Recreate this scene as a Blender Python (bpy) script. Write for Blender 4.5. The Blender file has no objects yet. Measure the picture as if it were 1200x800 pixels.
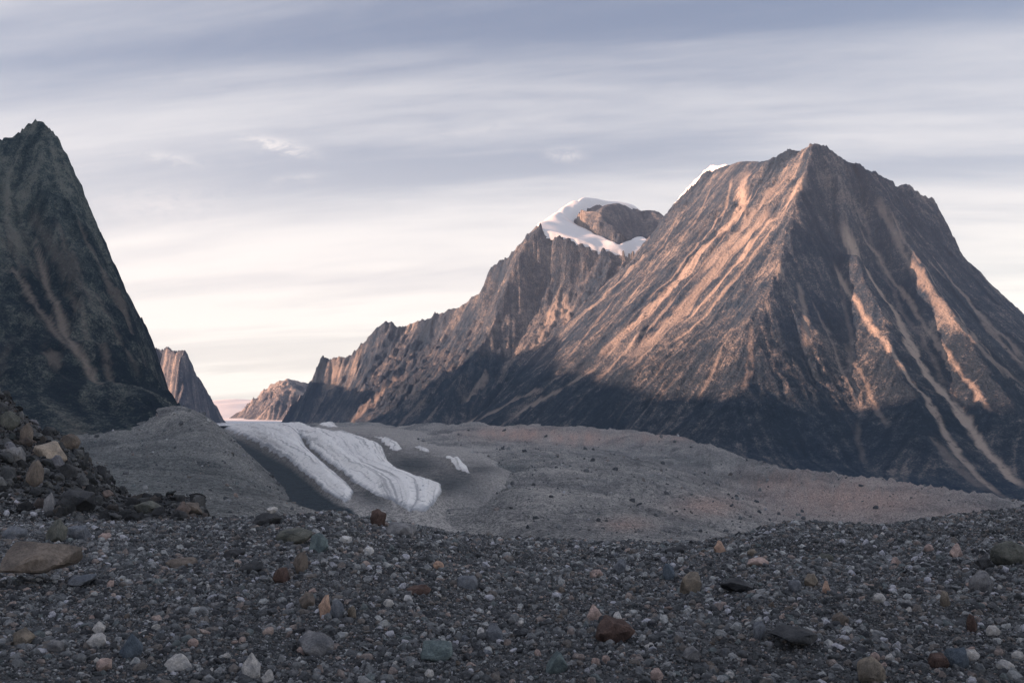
import bpy, bmesh, math, random
import numpy as np
from mathutils import Vector, Matrix
from mathutils.geometry import delaunay_2d_cdt

random.seed(7)
SC = bpy.context.scene
COL = SC.collection
F = 1039.0          # focal length in pixels of the 1200 px wide photograph
HR = 480.0          # row of the horizon

# ------------------------------------------------------------------ camera
cd = bpy.data.cameras.new('camera')
cd.sensor_width = 36.0
cd.lens = 36.0 * F / 1200.0
cd.shift_y = (HR - 400.0) / 1200.0
cd.clip_start = 0.2
cd.clip_end = 60000.0
cam = bpy.data.objects.new('camera', cd)
cam.location = (0, 0, 0)
cam.rotation_euler = (math.radians(90), 0, 0)
COL.objects.link(cam)
SC.camera = cam

# ------------------------------------------------------------------ light
SUN_DIR = Vector((-0.965, -0.085, 0.205)).normalized()      # towards the sun
SUN_EL = math.asin(SUN_DIR.z)
SUN_AZ = math.atan2(SUN_DIR.x, SUN_DIR.y)
sl = bpy.data.lights.new('sun', 'SUN')
sl.energy = 5.0
sl.angle = math.radians(0.9)
sl.color = (1.0, 0.56, 0.36)
sun = bpy.data.objects.new('sun', sl)
sun.rotation_euler = (-SUN_DIR).to_track_quat('-Z', 'Y').to_euler()
sun.location = (0, 0, 3000)
COL.objects.link(sun)

SC.view_settings.view_transform = 'Standard'
SC.view_settings.look = 'None'
SC.view_settings.exposure = 1.68
SC.view_settings.gamma = 1.0
SC.render.engine = 'CYCLES'
SC.cycles.max_bounces = 4
SC.cycles.diffuse_bounces = 2
SC.cycles.volume_bounces = 0
SC.cycles.use_denoising = True


# ------------------------------------------------------------------ node helper
class NT:
    def __init__(self, tree):
        self.t = tree
        tree.nodes.clear()

    def n(self, kind, **kw):
        nd = self.t.nodes.new(kind)
        for k, v in kw.items():
            setattr(nd, k, v)
        return nd

    def link(self, a, b):
        if isinstance(a, bpy.types.NodeSocket):
            self.t.links.new(a, b)
        else:
            try:
                b.default_value = a
            except Exception:
                b.default_value = tuple(a) + (1.0,)

    def math(self, op, a, b=None, c=None, clamp=False):
        nd = self.n('ShaderNodeMath', operation=op, use_clamp=clamp)
        self.link(a, nd.inputs[0])
        if b is not None:
            self.link(b, nd.inputs[1])
        if c is not None:
            self.link(c, nd.inputs[2])
        return nd.outputs[0]

    def vmath(self, op, a, b):
        nd = self.n('ShaderNodeVectorMath', operation=op)
        self.link(a, nd.inputs[0])
        self.link(b, nd.inputs[1])
        return nd.outputs[0]

    def sep(self, v):
        nd = self.n('ShaderNodeSeparateXYZ')
        self.link(v, nd.inputs[0])
        return nd.outputs

    def comb(self, x, y, z):
        nd = self.n('ShaderNodeCombineXYZ')
        for i, q in enumerate((x, y, z)):
            self.link(q, nd.inputs[i])
        return nd.outputs[0]

    def noise(self, vec, scale, detail=5, rough=0.6, dist=0.0):
        nd = self.n('ShaderNodeTexNoise')
        self.link(vec, nd.inputs['Vector'])
        nd.inputs['Scale'].default_value = scale
        nd.inputs['Detail'].default_value = detail
        nd.inputs['Roughness'].default_value = rough
        nd.inputs['Distortion'].default_value = dist
        return nd.outputs[0]

    def vor(self, vec, scale, feature='F1', out=0):
        nd = self.n('ShaderNodeTexVoronoi', feature=feature)
        self.link(vec, nd.inputs['Vector'])
        nd.inputs['Scale'].default_value = scale
        return nd.outputs[out]

    def ramp(self, f, a, b, lo=0.0, hi=1.0):
        nd = self.n('ShaderNodeMapRange', interpolation_type='SMOOTHSTEP')
        self.link(f, nd.inputs['Value'])
        nd.inputs['From Min'].default_value = a
        nd.inputs['From Max'].default_value = b
        nd.inputs['To Min'].default_value = lo
        nd.inputs['To Max'].default_value = hi
        return nd.outputs[0]

    def mix(self, f, a, b, mode='MIX'):
        nd = self.n('ShaderNodeMix', data_type='RGBA', blend_type=mode)
        self.link(f, nd.inputs[0])
        self.link(a, nd.inputs[6])
        self.link(b, nd.inputs[7])
        return nd.outputs[2]

    def attr(self, name):
        nd = self.n('ShaderNodeAttribute', attribute_name=name)
        return nd.outputs['Fac']

    def pos(self):
        return self.n('ShaderNodeNewGeometry').outputs['Position']

    def colors(self, f, stops):
        nd = self.n('ShaderNodeValToRGB')
        self.link(f, nd.inputs[0])
        r = nd.color_ramp
        while len(r.elements) < len(stops):
            r.elements.new(0.5)
        for e, (p, c) in zip(r.elements, stops):
            e.position = p
            e.color = tuple(c) + (1.0,)
        return nd.outputs[0]

    def bump(self, h, strength, dist, normal=None):
        nd = self.n('ShaderNodeBump')
        nd.inputs['Strength'].default_value = strength
        nd.inputs['Distance'].default_value = dist
        self.link(h, nd.inputs['Height'])
        if normal is not None:
            self.link(normal, nd.inputs['Normal'])
        return nd.outputs[0]

    def surface(self, color, rough=0.95, normal=None, spec=0.1, **kw):
        b = self.n('ShaderNodeBsdfPrincipled')
        self.link(color, b.inputs['Base Color'])
        self.link(rough, b.inputs['Roughness'])
        b.inputs['Specular IOR Level'].default_value = spec
        if normal is not None:
            self.link(normal, b.inputs['Normal'])
        for k, v in kw.items():
            self.link(v, b.inputs[k])
        o = self.n('ShaderNodeOutputMaterial')
        self.t.links.new(b.outputs[0], o.inputs['Surface'])
        return b


def material(name):
    m = bpy.data.materials.new(name)
    m.use_nodes = True
    return m, NT(m.node_tree)


# ------------------------------------------------------------------ sky
world = bpy.data.worlds.new('World')
SC.world = world
world.use_nodes = True


def build_sky():
    t = NT(world.node_tree)
    d = t.n('ShaderNodeTexCoord').outputs['Generated']
    x, y, z = t.sep(d)
    sky = t.n('ShaderNodeTexSky', sky_type='NISHITA')
    sky.sun_disc = False
    sky.sun_elevation = SUN_EL
    sky.sun_rotation = SUN_AZ
    sky.air_density = 1.0
    sky.dust_density = 1.2
    sky.ozone_density = 2.0
    zc = t.math('MAXIMUM', z, 0.0)
    # thin high cloud spread on a level sheet overhead, drawn out along the wind
    den = t.math('ADD', zc, 0.16)
    cx = t.math('DIVIDE', x, den)
    cy = t.math('DIVIDE', y, den)
    cyr = t.math('ADD', cy, t.math('MULTIPLY', cx, 0.16))
    v1 = t.comb(t.math('MULTIPLY', cx, 0.30), t.math('MULTIPLY', cyr, 1.25), 12.4)
    v2 = t.comb(t.math('MULTIPLY', cx, 0.9), t.math('MULTIPLY', cyr, 4.2), 9.1)
    v3 = t.comb(t.math('MULTIPLY', cx, 3.0), t.math('MULTIPLY', cyr, 9.0), 1.7)
    a = t.noise(v1, 1.5, 5, 0.55, 0.5)
    b = t.noise(v2, 1.3, 6, 0.6, 0.9)
    c = t.noise(v3, 1.6, 6, 0.65, 0.6)
    s = t.math('ADD', t.math('MULTIPLY', a, 0.76),
               t.math('ADD', t.math('MULTIPLY', b, 0.16), t.math('MULTIPLY', c, 0.08)))
    veil = t.ramp(s, 0.35, 0.66)
    low = t.ramp(z, 0.42, 0.05)
    cover = t.math('ADD', t.math('MULTIPLY', veil, t.math('MULTIPLY_ADD', low, -0.10, 0.52)),
                   t.math('MULTIPLY_ADD', low, 0.66, 0.06), clamp=True)
    cloudcol = t.mix(t.ramp(z, 0.30, 0.02), (0.62, 0.60, 0.595), (0.88, 0.825, 0.74))
    bg = t.n('ShaderNodeBackground')
    clear = t.mix(1.0, sky.outputs[0], (0.95, 0.95, 0.98), 'MULTIPLY')
    clear = t.mix(0.5, clear, (1.35, 1.72, 2.70))
    skyc = t.mix(1.0, clear, (0.095, 0.095, 0.095), 'MULTIPLY')
    out = t.mix(cover, skyc, cloudcol)
    # small torn clouds at their own bearings
    yy = t.math('MAXIMUM', y, 0.05)
    u = t.math('DIVIDE', x, yy)
    v = t.math('DIVIDE', z, yy)
    tex = t.noise(t.comb(t.math('MULTIPLY', u, 1.0), t.math('MULTIPLY', v, 2.2), 0.0), 38, 6, 0.7, 0.8)
    wob = t.math('MULTIPLY', t.math('SUBTRACT', tex, 0.5), 0.03)
    total = None
    for (px, py, rx, ry, tilt, am) in ((327, 170, 34, 8, 0.20, 1.0), (665, 181, 18, 7, 0.1, 0.55),
                                       (200, 185, 34, 7, 0.15, 0.45), (190, 240, 75, 20, -0.05, 0.42),
                                       (560, 152, 60, 5, -0.15, 0.2), (240, 262, 60, 8, -0.1, 0.3),
                                       (350, 208, 30, 6, -0.1, 0.3)):
        u0, v0 = (px - 600) / F, (HR - py) / F
        du = t.math('ADD', t.math('SUBTRACT', u, u0), wob)
        dv = t.math('ADD', t.math('SUBTRACT', v, v0), t.math('MULTIPLY', du, tilt))
        dv = t.math('ADD', dv, t.math('MULTIPLY', wob, 0.4))
        e = t.math('ADD', t.math('POWER', t.math('ABSOLUTE', t.math('DIVIDE', du, rx / F)), 2.0),
                   t.math('POWER', t.math('ABSOLUTE', t.math('DIVIDE', dv, ry / F)), 2.0))
        g = t.math('MULTIPLY', t.math('EXPONENT', t.math('MULTIPLY', e, -1.0)), am)
        total = g if total is None else t.math('ADD', total, g)
    puff = t.math('MULTIPLY', total, t.ramp(tex, 0.34, 0.62), clamp=True)
    out = t.mix(puff, out, (0.66, 0.62, 0.60))
    # below the horizon the dome is plain ground haze
    out = t.mix(t.ramp(z, 0.0, -0.03), out, (0.10, 0.11, 0.13))
    t.link(out, bg.inputs['Color'])
    bg.inputs['Strength'].default_value = 0.53
    o = t.n('ShaderNodeOutputWorld')
    t.t.links.new(bg.outputs[0], o.inputs['Surface'])


build_sky()


# ------------------------------------------------------------------ numeric helpers
def W(px, py, D):
    return ((px - 600.0) / F * D, D, (HR - py) / F * D)


def sstep(a, b, x):
    t = np.clip((x - a) / (b - a), 0, 1)
    return t * t * (3 - 2 * t)


def _hash(ix, iy, seed):
    h = (ix.astype(np.int64) * 374761393 + iy.astype(np.int64) * 668265263 + seed * 974634777) & 0xFFFFFFFF
    h = ((h ^ (h >> 13)) * 1274126177) & 0xFFFFFFFF
    h = (h ^ (h >> 16)) & 0xFFFFFFFF
    return h


def perlin(x, y, seed=0):
    ix = np.floor(x); iy = np.floor(y)
    fx = x - ix; fy = y - iy
    ix = ix.astype(np.int64); iy = iy.astype(np.int64)
    u = fx * fx * fx * (fx * (fx * 6 - 15) + 10)
    v = fy * fy * fy * (fy * (fy * 6 - 15) + 10)

    def g(cx, cy, dx, dy):
        a = _hash(cx, cy, seed) * (2 * math.pi / 4294967296.0)
        return np.cos(a) * dx + np.sin(a) * dy
    n00 = g(ix, iy, fx, fy); n10 = g(ix + 1, iy, fx - 1, fy)
    n01 = g(ix, iy + 1, fx, fy - 1); n11 = g(ix + 1, iy + 1, fx - 1, fy - 1)
    return ((n00 * (1 - u) + n10 * u) * (1 - v) + (n01 * (1 - u) + n11 * u) * v) * 1.5


def fbm(x, y, octaves=5, seed=0, gain=0.5, ridged=False):
    s = 0.0; a = 1.0; tot = 0.0
    for k in range(octaves):
        n = perlin(x, y, seed + k * 17)
        if ridged:
            n = 1.0 - 2.0 * np.abs(n)
        s = s + a * n; tot += a
        a *= gain
        x = x * 2.03 + 11.3; y = y * 2.03 - 7.1
    return s / tot


def blur(h, r):
    """gaussian-ish separable blur, r in cells"""
    n = max(1, int(r * 2.2))
    k = np.exp(-0.5 * (np.arange(-n, n + 1) / max(r, 1e-3)) ** 2); k /= k.sum()
    p = np.pad(h, n, mode='edge')
    o = sum(w * p[i:i + h.shape[0], :] for i, w in enumerate(k))
    return sum(w * o[:, i:i + h.shape[1]] for i, w in enumerate(k))


def densify(line, step):
    out = [line[0]]
    for a, b in zip(line[:-1], line[1:]):
        d = math.dist(a[:2], b[:2])
        n = max(1, int(d / step))
        for i in range(1, n + 1):
            f = i / n
            out.append(tuple(a[j] * (1 - f) + b[j] * f for j in range(3)))
    return out


def faceted(lines, X, Y, step=90.0, fill=-260.0):
    """height of a triangulated surface through the given 3-D lines, sampled on the grid"""
    pts = []
    for l in lines:
        pts += densify(l, step) if len(l) > 1 else list(l)
    x0, x1, y0, y1 = X.min() - 50, X.max() + 50, Y.min() - 50, Y.max() + 50
    for f in np.linspace(0, 1, 9):
        pts += [(x0 + (x1 - x0) * f, y0, fill), (x0 + (x1 - x0) * f, y1, fill)]
        if 0 < f < 1:
            pts += [(x0, y0 + (y1 - y0) * f, fill), (x1, y0 + (y1 - y0) * f, fill)]
    vs, es, fs, ov, oe, of = delaunay_2d_cdt([Vector(p[:2]) for p in pts], [], [], 0, 1.0)
    zz = [max(pts[i][2] for i in o) if len(o) else fill for o in ov]
    H = np.full(X.shape, fill)
    gx = X[0, :]; gy = Y[:, 0]
    for f in fs:
        (ax, ay), (bx, by), (cx, cy) = vs[f[0]], vs[f[1]], vs[f[2]]
        az, bz, cz = zz[f[0]], zz[f[1]], zz[f[2]]
        den = (by - cy) * (ax - cx) + (cx - bx) * (ay - cy)
        if abs(den) < 1e-6:
            continue
        i0, i1 = np.searchsorted(gx, [min(ax, bx, cx) - 1e-3, max(ax, bx, cx) + 1e-3])
        j0, j1 = np.searchsorted(gy, [min(ay, by, cy) - 1e-3, max(ay, by, cy) + 1e-3])
        if i1 <= i0 or j1 <= j0:
            continue
        sx = X[j0:j1, i0:i1]; sy = Y[j0:j1, i0:i1]
        w0 = ((by - cy) * (sx - cx) + (cx - bx) * (sy - cy)) / den
        w1 = ((cy - ay) * (sx - cx) + (ax - cx) * (sy - cy)) / den
        w2 = 1 - w0 - w1
        ins = (w0 >= -1e-6) & (w1 >= -1e-6) & (w2 >= -1e-6)
        z = w0 * az + w1 * bz + w2 * cz
        H[j0:j1, i0:i1][ins] = z[ins]
    return H


def lic(H, cell, noise, steps=24, stride=1.0):
    """noise averaged along the fall line: the streaks that run down a slope"""
    gy, gx = np.gradient(H, cell)
    m = np.sqrt(gx * gx + gy * gy) + 1e-4
    gx = (gx / m).astype(np.float32); gy = (gy / m).astype(np.float32)
    ny, nx = H.shape
    jj, ii = np.meshgrid(np.arange(ny), np.arange(nx), indexing='ij')
    acc = noise.copy(); cnt = 1
    for sgn in (1.0, -1.0):
        px = ii.astype(np.float32).copy(); py = jj.astype(np.float32).copy()
        for k in range(steps):
            a = np.clip(px + 0.5, 0, nx - 1).astype(np.int32); b = np.clip(py + 0.5, 0, ny - 1).astype(np.int32)
            px += sgn * stride * gx[b, a]; py += sgn * stride * gy[b, a]
            a = np.clip(px + 0.5, 0, nx - 1).astype(np.int32); b = np.clip(py + 0.5, 0, ny - 1).astype(np.int32)
            acc = acc + noise[b, a]; cnt += 1
    acc = acc / cnt
    return (acc - acc.mean()) / (acc.std() + 1e-9)


def erode(H, cell, drops=24000, batches=4, steps=70, rate=0.30, seed=1):
    """water drops running down the slope cut gullies and lay down fans; returns height and flow"""
    rng = np.random.default_rng(seed)
    H = H.copy().astype(np.float64); ny, nx = H.shape
    H_in = H.copy()
    flow = np.zeros(H.size)
    for bt in range(batches):
        px = rng.uniform(8, nx - 10, drops); py = rng.uniform(8, ny - 10, drops)
        dx = np.zeros(drops); dy = np.zeros(drops)
        sed = np.zeros(drops); vel = np.ones(drops); wat = np.ones(drops)
        for s in range(steps):
            ix = px.astype(np.int64); iy = py.astype(np.int64)
            fx = px - ix; fy = py - iy
            h00 = H[iy, ix]; h10 = H[iy, ix + 1]; h01 = H[iy + 1, ix]; h11 = H[iy + 1, ix + 1]
            gx = (h10 - h00) * (1 - fy) + (h11 - h01) * fy
            gy = (h01 - h00) * (1 - fx) + (h11 - h10) * fx
            h = h00 * (1 - fx) * (1 - fy) + h10 * fx * (1 - fy) + h01 * (1 - fx) * fy + h11 * fx * fy
            dx = dx * 0.25 - gx * 0.75; dy = dy * 0.25 - gy * 0.75
            m = np.sqrt(dx * dx + dy * dy) + 1e-6
            dx /= m; dy /= m
            qx = np.clip(px + dx, 1, nx - 3); qy = np.clip(py + dy, 1, ny - 3)
            jx = qx.astype(np.int64); jy = qy.astype(np.int64); kx = qx - jx; ky = qy - jy
            h2 = H[jy, jx] * (1 - kx) * (1 - ky) + H[jy, jx + 1] * kx * (1 - ky) + H[jy + 1, jx] * (1 - kx) * ky + H[jy + 1, jx + 1] * kx * ky
            dh = h2 - h
            cap = np.maximum(-dh / cell, 0.02) * vel * wat * cell * 0.9
            dep = np.where(dh > 0, np.minimum(dh, sed), np.where(sed > cap, (sed - cap) * 0.25, 0.0))
            ero = np.where((dh <= 0) & (sed <= cap), np.minimum((cap - sed) * rate * 0.25, -dh * 0.5), 0.0)
            edge = (px < 4) | (px > nx - 6) | (py < 4) | (py > ny - 6)
            ch = np.where(edge, 0.0, np.clip(dep - ero, -0.25 * cell, 0.12 * cell))
            sed = sed - ch
            base = iy * nx + ix
            for o, w in ((0, (1 - fx) * (1 - fy)), (1, fx * (1 - fy)), (nx, (1 - fx) * fy), (nx + 1, fx * fy)):
                H.ravel()[:] += np.bincount(base + o, weights=ch * w, minlength=H.size)
            flow += np.bincount(base, weights=wat, minlength=H.size)
            vel = np.sqrt(np.clip(vel * vel - dh / cell * 0.6, 0.05, 6.0))
            wat *= 0.985
            px, py = qx, qy
    H = np.clip(H, H_in - 4.5 * cell, H_in + 2.0 * cell)
    fl = np.log1p(blur(flow.reshape(H.shape), 0.7))
    fl = fl / (np.percentile(fl, 99.5) + 1e-9)
    return H, fl


def poly_dist(X, Y, line):
    """distance to a polyline and the position along it (0..1)"""
    best = np.full(X.shape, 1e9); par = np.zeros(X.shape)
    n = len(line) - 1
    for i in range(n):
        ax, ay = line[i][:2]; bx, by = line[i + 1][:2]
        vx, vy = bx - ax, by - ay
        t = np.clip(((X - ax) * vx + (Y - ay) * vy) / (vx * vx + vy * vy + 1e-9), 0, 1)
        d = np.hypot(X - ax - t * vx, Y - ay - t * vy)
        m = d < best
        best[m] = d[m]; par[m] = ((i + t) / n)[m]
    return best, par


def in_poly(px, py, poly):
    """signed distance to a polygon, positive inside"""
    ins = np.zeros(px.shape, bool); best = np.full(px.shape, 1e9)
    n = len(poly)
    for i in range(n):
        ax, ay = poly[i]; bx, by = poly[(i + 1) % n]
        c = ((ay > py) != (by > py)) & (px < (bx - ax) * (py - ay) / (by - ay + 1e-12) + ax)
        ins ^= c
        vx, vy = bx - ax, by - ay
        t = np.clip(((px - ax) * vx + (py - ay) * vy) / (vx * vx + vy * vy + 1e-9), 0, 1)
        best = np.minimum(best, np.hypot(px - ax - t * vx, py - ay - t * vy))
    return np.where(ins, best, -best)


def tag(o, label=None, cat=None, group=None, kind=None):
    if label: o['label'] = label
    if cat: o['category'] = cat
    if group: o['group'] = group
    if kind: o['kind'] = kind
    return o


def sheet(name, X, Y, Z, mat, attrs=None, keep=None, parent=None):
    """one mesh from a grid of points; keep = which cells become faces"""
    ny, nx = X.shape
    idx = np.arange(nx * ny).reshape(ny, nx)
    q = np.stack([idx[:-1, :-1], idx[:-1, 1:], idx[1:, 1:], idx[1:, :-1]], -1)
    if keep is not None:
        k = keep[:-1, :-1] | keep[:-1, 1:] | keep[1:, 1:] | keep[1:, :-1]
        q = q[k]
    q = q.reshape(-1, 4)
    used = np.unique(q)
    remap = np.full(nx * ny, -1, np.int64); remap[used] = np.arange(len(used))
    q = remap[q]
    co = np.stack([X.ravel()[used], Y.ravel()[used], Z.ravel()[used]], -1).astype(np.float32)
    me = bpy.data.meshes.new(name)
    me.vertices.add(len(used)); me.vertices.foreach_set('co', co.ravel())
    me.loops.add(q.size); me.loops.foreach_set('vertex_index', q.ravel().astype(np.int32))
    me.polygons.add(len(q))
    me.polygons.foreach_set('loop_start', (np.arange(len(q)) * 4).astype(np.int32))
    me.polygons.foreach_set('loop_total', np.full(len(q), 4, np.int32))
    me.update(calc_edges=True)
    me.shade_smooth()
    for k, v in (attrs or {}).items():
        a = me.attributes.new(k, 'FLOAT', 'POINT')
        a.data.foreach_set('value', v.ravel()[used].astype(np.float32))
    me.materials.append(mat)
    o = bpy.data.objects.new(name, me)
    COL.objects.link(o)
    if parent:
        o.parent = parent
    return o


class Field:
    """a regular height field that can be asked for heights and hit by lines of sight"""
    def __init__(self, x0, x1, y0, y1, cell):
        self.x0, self.y0, self.cell = x0, y0, cell
        self.X, self.Y = np.meshgrid(np.arange(x0, x1, cell), np.arange(y0, y1, cell))
        self.H = None

    def at(self, x, y):
        fx = (np.asarray(x) - self.x0) / self.cell; fy = (np.asarray(y) - self.y0) / self.cell
        ny, nx = self.H.shape
        ok = (fx >= 0) & (fx < nx - 1) & (fy >= 0) & (fy < ny - 1)
        ix = np.clip(fx, 0, nx - 2).astype(int); iy = np.clip(fy, 0, ny - 2).astype(int)
        a = np.clip(fx - ix, 0, 1); b = np.clip(fy - iy, 0, 1)
        H = self.H
        h = (H[iy, ix] * (1 - a) + H[iy, ix + 1] * a) * (1 - b) + (H[iy + 1, ix] * (1 - a) + H[iy + 1, ix + 1] * a) * b
        return np.where(ok, h, -1e4)

    def hit(self, px, py):
        D = np.arange(self.y0, self.y0 + self.cell * (self.H.shape[0] - 1), self.cell * 0.5)
        x, _, z = W(px, py, D)
        h = self.at(x, D)
        k = np.nonzero(h > z)[0]
        return None if len(k) == 0 else (float(x[k[0]]), float(D[k[0]]), float(z[k[0]]))

    def trace(self, pts):
        return [p for p in (self.hit(a, b) for a, b in pts) if p is not None]


def L(*pts):
    return [W(*p) for p in pts]


def behind(line, dy, drop, shift=0.0):
    return [(x + shift, y + dy, z - drop) for x, y, z in line]


# ------------------------------------------------------------------ materials
def rock_material(name, dark, mid, light, screec, scale=1.0, bump=1.0, sk=0.065, con=0.44, lichen_shade=(0.018, 0.030, 0.046)):
    m, t = material(name)
    p = t.pos()
    big = t.noise(p, 0.006 * scale, 6, 0.62, 0.3)
    med = t.noise(p, 0.04 * scale, 7, 0.68, 0.2)
    fine = t.noise(p, 0.22 * scale, 5, 0.7)
    st = t.attr('streak')
    st2 = t.attr('streak_fine')
    f = t.math('ADD', t.math('MULTIPLY', big, 0.55), t.math('MULTIPLY', med, 0.50))
    f = t.math('ADD', f, t.math('MULTIPLY', st, 0.055))
    f = t.math('ADD', f, t.math('MULTIPLY', st2, sk))
    f = t.math('ADD', f, t.math('MULTIPLY', t.math('SUBTRACT', fine, 0.5), 0.75))
    c = t.colors(t.ramp(f, 0.58 - con / 2, 0.58 + con / 2), [(0.0, dark), (0.5, mid), (1.0, light)])
    crack = t.math('MULTIPLY', t.ramp(t.math('ADD', st2, t.math('MULTIPLY', t.math('SUBTRACT', med, 0.5), 3.0)), -0.9, -2.0), 0.65)
    c = t.mix(crack, c, tuple(v * 0.5 for v in dark))
    # pale debris strung down the fall line
    pale = t.math('MULTIPLY', t.ramp(t.math('ADD', st2, t.math('MULTIPLY', st, 0.5)), 0.9, 2.4), t.ramp(big, 0.40, 0.60))
    c = t.mix(t.math('MULTIPLY', pale, 0.38), c, tuple(v * 0.75 for v in screec))
    lm = t.math('MULTIPLY', t.attr('lichen_shade'), t.ramp(t.math('ADD', t.math('MULTIPLY', med, 0.6), t.math('ADD', t.math('MULTIPLY', fine, 0.55), t.math('MULTIPLY', st2, 0.03))), 0.80, 0.46), clamp=True)
    c = t.mix(lm, c, lichen_shade)  # lichened rock and the low slopes' shade share this one dark colour
    sc = t.math('MULTIPLY', t.attr('scree'), t.ramp(t.math('ADD', med, t.math('ADD', t.math('MULTIPLY', st2, 0.06), t.math('MULTIPLY', fine, 0.3))), 0.34, 0.60), clamp=True)
    c = t.mix(sc, c, t.mix(fine, screec, tuple(v * 0.75 for v in screec)))
    h = t.math('ADD', t.noise(p, 0.10 * scale, 8, 0.7, 0.3), t.math('MULTIPLY', t.vor(p, 0.13 * scale), 0.3))
    h = t.math('ADD', h, t.math('MULTIPLY', st2, 0.07))
    nrm = t.bump(h, 1.0, 10.0 * bump / scale)
    t.surface(c, 0.95, nrm, 0.08)
    return m


M_ROCK = rock_material('weathered_granite', (0.018, 0.040, 0.074), (0.076, 0.094, 0.122), (0.30, 0.27, 0.255), (0.56, 0.47, 0.41))
M_ROCKL = rock_material('dark_gneiss', (0.018, 0.036, 0.046), (0.094, 0.122, 0.122), (0.25, 0.265, 0.235), (0.44, 0.38, 0.33), scale=1.6, sk=0.12, con=0.40, bump=1.6)
M_FAR = rock_material('cliff_granite', (0.05, 0.07, 0.105), (0.15, 0.16, 0.19), (0.42, 0.38, 0.36), (0.50, 0.44, 0.40), scale=0.7, sk=0.11)


def snow_material():
    m, t = material('old_snow')
    p = t.pos()
    n = t.noise(p, 0.006, 5, 0.6)
    c = t.mix(n, (0.80, 0.82, 0.86), (0.88, 0.88, 0.89))
    t.surface(c, 0.75, t.bump(t.noise(p, 0.02, 4, 0.5), 0.4, 4.0), 0.2)
    return m


M_SNOW = snow_material()


# ------------------------------------------------------------------ mountain builder
def mountain(name, fld, lines, mat, smooth=1.6, warp=12.0, lic_amp=(7.0, 4.0), rough=7.0, seed=1, rug=1.0,
             drops=22000, batches=3, steps=60, scree=(), lichen_shade=None, fill=-260.0, step=90.0, rate=0.3, cliffs=0.0, zmin=-170, hook=None, high=(0, 1)):
    X, Y, c = fld.X, fld.Y, fld.cell
    # bend the sampling a little so that ridges are not ruled lines
    wx = fbm(X / 160, Y / 160, 3, seed + 50) * warp
    wy = fbm(X / 160, Y / 160, 3, seed + 60) * warp
    H0 = faceted(lines, X, Y, step, fill)
    H0 = blur(H0, smooth)
    tmp = Field.__new__(Field); tmp.x0, tmp.y0, tmp.cell, tmp.H = fld.x0, fld.y0, c, H0
    H = np.where(tmp.at(X + wx, Y + wy) > -9e3, tmp.at(X + wx, Y + wy), H0)
    above = sstep(-120, 60, H)
    H = H + rough * rug * fbm(X / 110, Y / 110, 5, seed, 0.55, ridged=True) * above
    base = blur(H, 2.0)
    rng = np.random.default_rng(seed)
    s1 = lic(base, c, blur(rng.standard_normal(H.shape), 2.4), 40, 1.6)
    s2 = lic(base, c, blur(rng.standard_normal(H.shape), 0.9), 16, 1.2)
    g = np.hypot(*np.gradient(base, c))
    st = sstep(0.25, 0.8, g)
    H = H + (lic_amp[0] * -np.abs(s1) * 0.8 + lic_amp[0] * 0.4 * s1 + lic_amp[1] * s2 * 0.6) * st * above
    if cliffs:
        H = H + cliffs * (0.35 + 1.3 * sstep(high[0], high[1], H)) * (fbm(X / 75 + 0.35 * s1, Y / 75, 5, seed + 9, 0.62, True) - 0.3) * st * above
    H, fl = erode(H, c, drops, batches, steps, rate, seed)
    H = H + 0.8 * fbm(X / 14, Y / 14, 3, seed + 5) * above
    if hook is not None:
        H = hook(X, Y, H)
    fld.H = H
    s3 = lic(blur(H, 2.0), c, blur(rng.standard_normal(H.shape), 0.6), 34, 1.0)
    sm = np.zeros(H.shape)
    for pts, w0, w1, amp in scree:
        tr = fld.trace(pts)
        if len(tr) < 2:
            continue
        d, t = poly_dist(X, Y, tr)
        wob = fbm(X / 60, Y / 60, 3, seed + 33) * 0.9 + 1
        w = (w0 + (w1 - w0) * t) * np.clip(wob, 0.35, 2)
        ends = sstep(-0.001, 0.08, t) * (1 - 0.6 * sstep(0.93, 1.0, t))
        sm = np.maximum(sm, amp * ends * (1 - sstep(0.35, 1.0, (d + 0.25 * w * s3) / w)))
    H -= 3.0 * sm
    li = np.zeros(H.shape) if lichen_shade is None else lichen_shade(X, Y, H)
    flowm = sstep(0.62, 0.95, fl) * sstep(0.3, 0.6, g)
    keep = H > zmin
    o = sheet(name, X, Y, H, mat, {'streak': s1, 'streak_fine': s3, 'scree': np.maximum(sm, 0.22 * flowm), 'lichen_shade': li}, keep)
    tag(o, kind='structure')
    return o


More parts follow.
